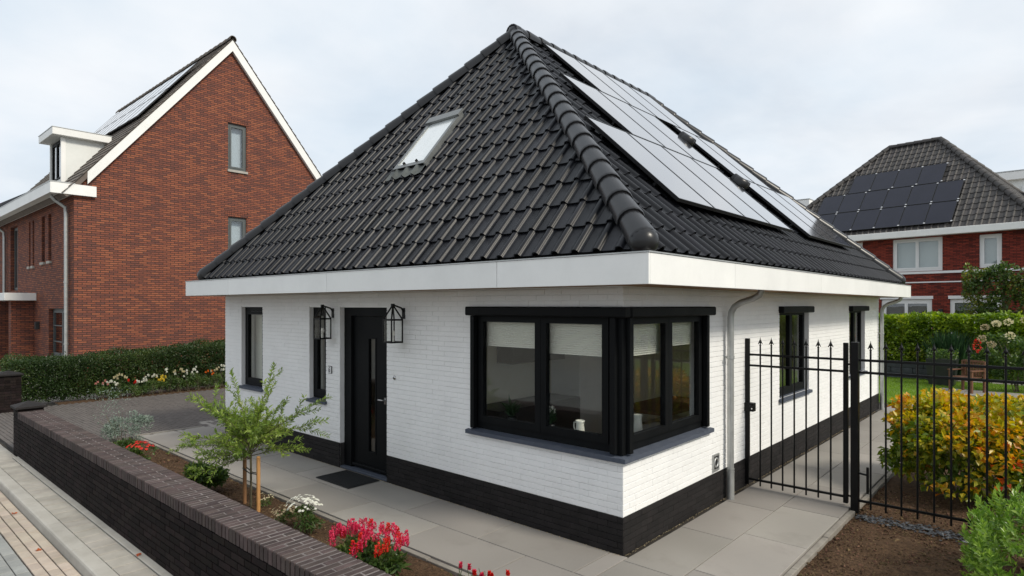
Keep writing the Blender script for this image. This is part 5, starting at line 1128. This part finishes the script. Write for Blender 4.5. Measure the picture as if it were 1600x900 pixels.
# wooden slatted chair and paving patch
tp = st(empty('terrace', (1.4, 15.3, 0)))
for i in range(3):
    for j in range(2): one('slab', 'slab', tp, .55 + i * .62, 1.16 + i * .62, 14.9 + j * .62, 15.51 + j * .62, -.03, .012, b=.004)
ch = empty('garden_chair', (1.2, 15.6, 0), 'reddish brown slatted wooden garden chair on the terrace by the lawn', 'chair', rz=-.5)
for sx in (-.3, .26):
    one('leg', 'chair_wood', ch, sx, sx + .05, -.28, -.22, .012, .58, local=True); one('leg', 'chair_wood', ch, sx, sx + .05, .22, .28, .012, .84, local=True); one('armrest', 'chair_wood', ch, sx - .02, sx + .07, -.3, .22, .582, .61, local=True)
for i in range(6): one('seat_slat', 'chair_wood', ch, -.25, .255, -.26 + i * .08, -.20 + i * .08, .40, .425, local=True)
for i in range(7): one('back_slat', 'chair_wood', ch, -.235 + i * .07, -.195 + i * .07, .235, .258, .43, .80, local=True)
one('top_rail', 'chair_wood', ch, -.25, .26, .225, .268, .802, .86, local=True); one('front_rail', 'chair_wood', ch, -.25, .26, -.27, -.24, .33, .398, local=True)

# golden shrub behind the fence, bush by the side path
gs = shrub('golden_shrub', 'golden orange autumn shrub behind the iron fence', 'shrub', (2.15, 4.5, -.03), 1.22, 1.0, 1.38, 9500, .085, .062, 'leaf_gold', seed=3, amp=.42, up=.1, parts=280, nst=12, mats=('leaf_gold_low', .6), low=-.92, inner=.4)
# clipped bush in the near right corner
bz = empty('laurel_bush', (3.3, 1.5, -.03), 'bright green glossy bush in the near corner beside the soil', 'bush')
stems(bz, (3.2, 1.5, -.03), .6, .8, .7, 14, .01)
ks = 620; d = sph(ks); d[:, 2] = np.abs(d[:, 2]) - .25; d /= np.linalg.norm(d, axis=1, keepdims=True)
sup = (np.abs(d[:, 0]) ** 3 + np.abs(d[:, 1]) ** 3 + np.abs(d[:, 2]) ** 3) ** (-1 / 3)
sr_ = sup * (.86 + .16 * (lump(d, 21, amp=1) - .5)) * (.70 + .36 * rnd(ks, 0, 1) ** .6)
tipP = np.array([3.22, 1.50, .32]) + d * sr_[:, None] * np.array([.88, 1.0, .53]); ax = d * .7 + RNG.normal(size=(ks, 3)) * .3 + np.array([.1, -.1, .75]); ax /= np.linalg.norm(ax, axis=1, keepdims=True)
per = 15; n = ks * per; si = np.repeat(np.arange(ks), per); tt = np.tile(np.linspace(0, 1, per), ks); P = tipP[si] - ax[si] * ((1 - tt) * .17)[:, None]; P[:, 2] = np.maximum(P[:, 2], -.03); rad = sr_[si] * (.6 + .4 * tt)
phi = np.tile(np.arange(per) * 2.4, ks) + si; o1 = np.cross(ax, np.array([.3, .7, .2])); o1 /= np.linalg.norm(o1, axis=1, keepdims=True); o2 = np.cross(ax, o1); side = o1[si] * np.cos(phi)[:, None] + o2[si] * np.sin(phi)[:, None]
D = side * (1.1 - .75 * tt)[:, None] + ax[si] * (.45 + .6 * tt)[:, None] + RNG.normal(size=(n, 3)) * .12; Nr = ax[si] - side * .3 + RNG.normal(size=(n, 3)) * .15
Ls, Ws = rnd(n, .05, .09) * (1 - .25 * tt), rnd(n, .018, .030); order = np.argsort([0 if not seen(*p, 5) else -1 / ((p[0] - CAM.x) ** 2 + (p[1] - CAM.y) ** 2 + (p[2] - CAM.z) ** 2) * rr2 ** 3 for p, rr2 in zip(P, rad)])
a, b = order[:300], order[300:]
single_leaves(P[a], D[a], Nr[a], Ls[a], Ws[a], 'leaf_bush', bz); leaves('foliage', leaf_arrays(P[b], D[b], Nr[b], Ls[b], Ws[b]), 'leaf_bush', bz)

# ---- staked willow in the border
wl = empty('willow_tree', (-4.03, -1.65, -.03), 'young standard willow with airy yellow-green crown between two stakes', 'tree')
MB().tube([(-4.03, -1.65, -.05), (-4.035, -1.645, .3), (-4.03, -1.65, .62), (-4.03, -1.66, .70)], [.014, .013, .013, .016], 8).build('trunk', 'bark', wl)
RA_ = math.atan2(.665, .747)
br = []
for i in range(30): br.append((i * 2.39996 + random.uniform(-.4, .4), random.uniform(.05, 1.25), random.uniform(.35, .8), random.uniform(.52, .74)))
br += [(RA_ + .05, .55, 1.1, .66), (RA_ + .15, .30, .95, .62), (RA_ - .1, .05, .75, .58), (RA_ + 3.0, .55, 1.0, .66), (RA_ + 3.3, .25, .8, .6), (RA_ + 3.2, -.15, .6, .55), (RA_ + 3.5, -.35, .65, .55), (RA_ + 2.8, -.3, .6, .55), (RA_ + 3.1, .0, .9, .6), (RA_ + 1.2, 1.15, 1.0, .7), (RA_ + 2.5, 1.0, 1.0, .7), (RA_ + 3.4, .75, .85, .7), (RA_ + 2.9, .1, .75, .58), (RA_ - .3, .8, .8, .7), (RA_ - 2.7, .1, .6, .55)]
def willow_shoot(p, d, ln, r0, parent_pts=None, droop=.10):
    pts = [p.copy()]; k = 8; d0 = d.copy(); d0.z += .35; d0.normalize()
    for s in range(k):
        t = s / (k - 1); dd_ = d0.lerp(d, min(1, t * 1.4)); dd_.z -= droop * t * t; dd_ += Vector((random.gauss(0, .09), random.gauss(0, .09), random.gauss(0, .07))); p = p + dd_.normalized() * ln / k; pts.append(p.copy())
    return pts
def shoot_leaves(pts, ln, P, D, t0=.1):
    k = len(pts) - 1
    for t in np.linspace(t0, 1, int(ln / .0085)) * k:
        i = min(int(t), k - 1); q = pts[i].lerp(pts[i + 1], t - i); dv = (pts[i + 1] - pts[i]).normalized(); s = dv.orthogonal().normalized(); s.rotate(Matrix.Rotation(random.uniform(0, 6.28), 3, dv)); P.append(q); D.append(dv * .7 + s * .85 + Vector((0, 0, .1)))
for (a, el, ln, z) in br:
    d = Vector((math.cos(a) * math.cos(el), math.sin(a) * math.cos(el), math.sin(el))); pts = willow_shoot(Vector((-4.03, -1.655, z)), d, ln, .006)
    bm_ = MB().tube(pts, [.006 - .0046 * i / 8 for i in range(9)], 5); P = []; D = []; shoot_leaves(pts, ln, P, D, .18)
    for j in range(random.randint(2, 4)):
        i = random.randint(2, 6); dv = (pts[i + 1] - pts[i]).normalized(); s = dv.orthogonal().normalized(); s.rotate(Matrix.Rotation(random.uniform(0, 6.28), 3, dv)); l2 = ln * random.uniform(.2, .42)
        tw = willow_shoot(pts[i], (dv * .8 + s * .7).normalized(), l2, .003, droop=.05); bm_.tube(tw, [.003 - .0022 * q / 8 for q in range(9)], 4); shoot_leaves(tw, l2, P, D, .05)
    bo = bm_.build('branch', 'bark', wl); P = np.array(P); D = np.array(D); n = len(P)
    leaves('foliage', leaf_arrays(P, D, RNG.normal(size=(n, 3)) * .5 + np.array([0, 0, .8]), rnd(n, .04, .07), rnd(n, .013, .021)), 'leaf_willow', bo)
one_ = lambda x, y, h, mat, lab: (lambda r: (MB().tube([(x, y, -.06), (x, y, h)], .022, 12).build('post', mat, r), MB().lathe([(.022, 0), (.016, .012), (0, .014)], (x, y, h), 12).build('post_top', mat, r)))(empty('tree_stake', (x, y, 0), lab, 'stake', 'stakes holding the willow'))
one_(-4.25, -1.62, .60, 'stake_wood_old', 'weathered brown tree stake on the street-entrance side of the willow trunk'); one_(-3.82, -1.66, .60, 'stake_wood', 'fresh orange wooden tree stake on the house-corner side of the willow trunk')
tie = MB().tube([(-4.25, -1.645, .40), (-4.03, -1.67, .385), (-3.82, -1.685, .41)], .006, 6); tie.tube([(-4.25, -1.60, .40), (-4.03, -1.63, .385), (-3.82, -1.64, .41)], .006, 6); o = tie.build('tree_tie', 'outline_dark'); o['label'] = 'thin dark tie looped between the two stakes and the willow trunk'; o['category'] = 'tie'

# ---- border plants
shrub('border_shrub', 'dark leaved rounded shrub in the border under the willow', 'shrub', (-5.0, -1.80, -.03), .30, .30, .46, 1100, .07, .032, 'leaf_shrub', seed=12, sr=.006)
sv = shrub('silver_plant', 'silvery grey-green feathery plant near the wall pier', 'plant', (-8.35, -1.75, -.03), .42, .42, .72, 2600, .045, .012, 'leaf_silver', seed=14, sr=.005, amp=.5)
n = 240; P = np.stack([-8.9 + RNG.normal(size=n) * .18, -1.75 + RNG.normal(size=n) * .12, rnd(n, .35, .95)], 1); leaves('sprays', leaf_arrays(P, sph(n) + np.array([0, 0, .6]), sph(n), rnd(n, .03, .06), rnd(n, .008, .014)), 'leaf_silver', sv)
def blooms(parent, pts, mat, size, name='bloom', petals=6):
    m = MB()
    for j in range(petals):
        a = 2 * math.pi * j / petals; ca, sa = math.cos(a), math.sin(a); m.add([(0, 0, 0), (.55 * ca - .28 * sa, .55 * sa + .28 * ca, .16), (ca, sa, .08), (.55 * ca + .28 * sa, .55 * sa - .28 * ca, .16)], [(0, 3, 2, 1)])
    me = m.mesh('bloom'); me.materials.append(M[mat])
    for (p, nrm) in pts:
        put(name, me, None, parent, matrix=Matrix.Translation(p) @ Vector(nrm).to_track_quat('Z', 'Y').to_matrix().to_4x4() @ Matrix.Rotation(random.uniform(0, 6), 4, 'Z') @ Matrix.Scale(size * random.uniform(.75, 1.2), 4))
def dome_pts(c, rx, ry, z0, z1, n):
    out = []
    for i in range(n):
        a = random.uniform(0, 6.28); q = math.sqrt(random.random()); out.append((Vector((c[0] + rx * q * math.cos(a), c[1] + ry * q * math.sin(a), z0 + (z1 - z0) * (1 - q * q * .6) + random.uniform(-.03, .02))), (math.cos(a) * q * .7, math.sin(a) * q * .7 - .15, 1)))
    return out
rg = shrub('red_geranium', 'small plant with scarlet flower heads beside the boundary wall', 'flower', (-7.15, -1.85, -.03), .26, .22, .30, 420, .05, .034, 'leaf_bed', seed=15, sr=.004, group='flowering plants in the border')
blooms(rg, dome_pts((-7.15, -1.85), .22, .18, .20, .32, 46), 'petal_red', .028)
yg = shrub('green_perennial', 'fresh green perennial between the silver plant and the scarlet flowers', 'plant', (-7.72, -1.85, -.03), .25, .22, .36, 520, .055, .022, 'leaf_bed', seed=16, sr=.004)
wf = shrub('white_phlox', 'rounded plant covered in small white flowers in the border', 'flower', (-2.83, -1.66, -.03), .21, .2, .33, 520, .05, .016, 'leaf_bed', seed=17, sr=.004, group='flowering plants in the border')
blooms(wf, dome_pts((-2.83, -1.66), .21, .18, .20, .36, 90), 'petal_white', .019)
df = shrub('faded_phlox', 'low clump of faded cream flowers next to the white flowers', 'flower', (-3.18, -1.68, -.03), .15, .14, .17, 220, .035, .014, 'leaf_bed', seed=18, sr=.003, group='flowering plants in the border')
blooms(df, dome_pts((-3.18, -1.68), .15, .13, .10, .18, 60), 'petal_dry', .015)
cf = shrub('cream_groundcover', 'tiny pale flower cushion at the foot of the orange stake', 'flower', (-3.98, -1.50, -.03), .12, .10, .10, 120, .03, .012, 'leaf_bed', seed=19, sr=.003, group='flowering plants in the border'); blooms(cf, dome_pts((-3.98, -1.5), .11, .1, .05, .11, 30), 'petal_cream', .012)
sn_ = shrub('red_celosia', 'large clump of pink-red flower spikes behind the wall coping', 'flower', (-1.45, -1.80, -.03), .50, .30, .31, 1500, .085, .032, 'leaf_bed', seed=20, sr=.005, amp=.2, group='flowering plants in the border')
def spike(parent, p, h, r, mat):
    n = 70; t = rnd(n, 0, 1); a = rnd(n, 0, 6.28); rr = r * (1 - t) ** .6 * rnd(n, .6, 1); P = np.stack([p[0] + rr * np.cos(a), p[1] + rr * np.sin(a), p[2] + t * h], 1); D = np.stack([np.cos(a), np.sin(a), np.full(n, .9)], 1)
    o = leaves('flower_spike', leaf_arrays(P, D, sph(n), rnd(n, .014, .026), rnd(n, .010, .016)), mat, parent); del o['kind']
for (p, nn_) in dome_pts((-1.45, -1.80), .48, .28, .15, .35, 56): spike(sn_, p, random.uniform(.06, .12), random.uniform(.016, .026), random.choice(['petal_pinkred', 'petal_pinkred', 'petal_pinkred', 'petal_red']))
sg = empty('red_persicaria', (-.42, -1.42, -.03), 'sparse thin stems with small crimson flower tips at the patio edge', 'flower', 'flowering plants in the border')
for i in range(22):
    a = random.uniform(0, 6.28); q = random.uniform(0, .30); x, y = -.42 + q * math.cos(a) * 1.2, -1.46 + q * math.sin(a) * .5; h = random.uniform(.10, .22)
    MB().tube([(x, y, -.05), (x + random.uniform(-.02, .02), y, h * .6), (x + random.uniform(-.03, .03), y, h)], .0022, 5).build('stem', 'leaf_bed', sg)
    if random.random() < .7: spike(sg, (x, y, h - .01), random.uniform(.03, .05), .004, random.choice(['petal_pinkred', 'petal_red']))
n = 160; P = np.stack([rnd(n, -.75, -.1), rnd(n, -1.62, -1.32), rnd(n, -.03, .08)], 1); leaves('foliage', leaf_arrays(P, sph(n) + np.array([0, 0, .8]), sph(n), rnd(n, .03, .06), rnd(n, .01, .018)), 'leaf_bed', sg)
sp2 = shrub('green_sprout', 'fresh lime green sprouting plant at the foot of the red flower spikes', 'plant', (-2.1, -1.98, -.03), .14, .12, .2, 120, .07, .026, 'leaf_bush', seed=33, sr=.003)

# ---- flowers along the foot of the dark hedge
tones = ['pink', 'white', 'cream', 'red', 'white', 'white', 'yellow', 'white', 'cream', 'white', 'white', 'orange', 'cream', 'white', 'white', 'cream', 'white']
ordn = ['first', 'second', 'third', 'fourth', 'fifth', 'sixth', 'seventh', 'eighth', 'ninth', 'tenth', 'eleventh', 'twelfth', 'thirteenth', 'fourteenth', 'fifteenth', 'sixteenth', 'seventeenth']
st(soil_sheet('hedge_border_soil', -15.4, -14.65, -1.2, 5.2, -.045, .02, .12))
for i, tn in enumerate(tones):
    y = -.35 + i * .235; x = -14.98 + random.uniform(-.15, .12); h = random.uniform(.28, .48) + .012 * i
    r = shrub('snapdragon', '%s-flowered plant, %s along the hedge counting from the street' % (tn, ordn[i]), 'flower', (x, y, -.03), .2, .19, h, 240, .06, .022, 'leaf_bed', seed=40 + i, sr=.004, group='flowers along the foot of the dark hedge')
    pts = dome_pts((x, y), .19, .18, h * .6, h * 1.12, 13); n = 7
    for (p, _) in pts[:random.randint(4, 10)]: spike(r, p, random.uniform(.035, .07), .013, 'petal_' + tn)
# a few fallen leaves
for (x, y, z, rz, lab) in ((-4.55, -3.56, RZ + .008, .5, 'small red fallen leaf on the beige gutter bricks'), (-3.38, -3.03, .012, 2., 'orange-red fallen leaf at the foot of the boundary wall'), (-6.1, -3.50, RZ + .008, 1.2, 'reddish fallen leaf in the gutter further along the kerb'), (-3.35, -3.455, RZ + .008, 2.6, 'dark red fallen leaf against the kerb face near the frame edge')):
    m = MB(); pts = [(.026 * (1 + .35 * math.cos(5 * a)) * math.cos(a), .026 * (1 + .35 * math.cos(5 * a)) * math.sin(a), .006 * math.sin(3 * a) + .004) for a in np.linspace(0, 2 * math.pi, 20, endpoint=False)]
    m.add([(0, 0, .003)] + pts, [(0, 1 + i, 1 + (i + 1) % 20) for i in range(20)]); me = m.mesh('fallen_leaf')
    o = put('fallen_leaf', me, 'leaf_fallen', matrix=Matrix.Translation((x, y, z)) @ Matrix.Rotation(rz, 4, 'Z')); o['label'] = lab; o['category'] = 'leaf'; o['group'] = 'fallen leaves on the pavement'
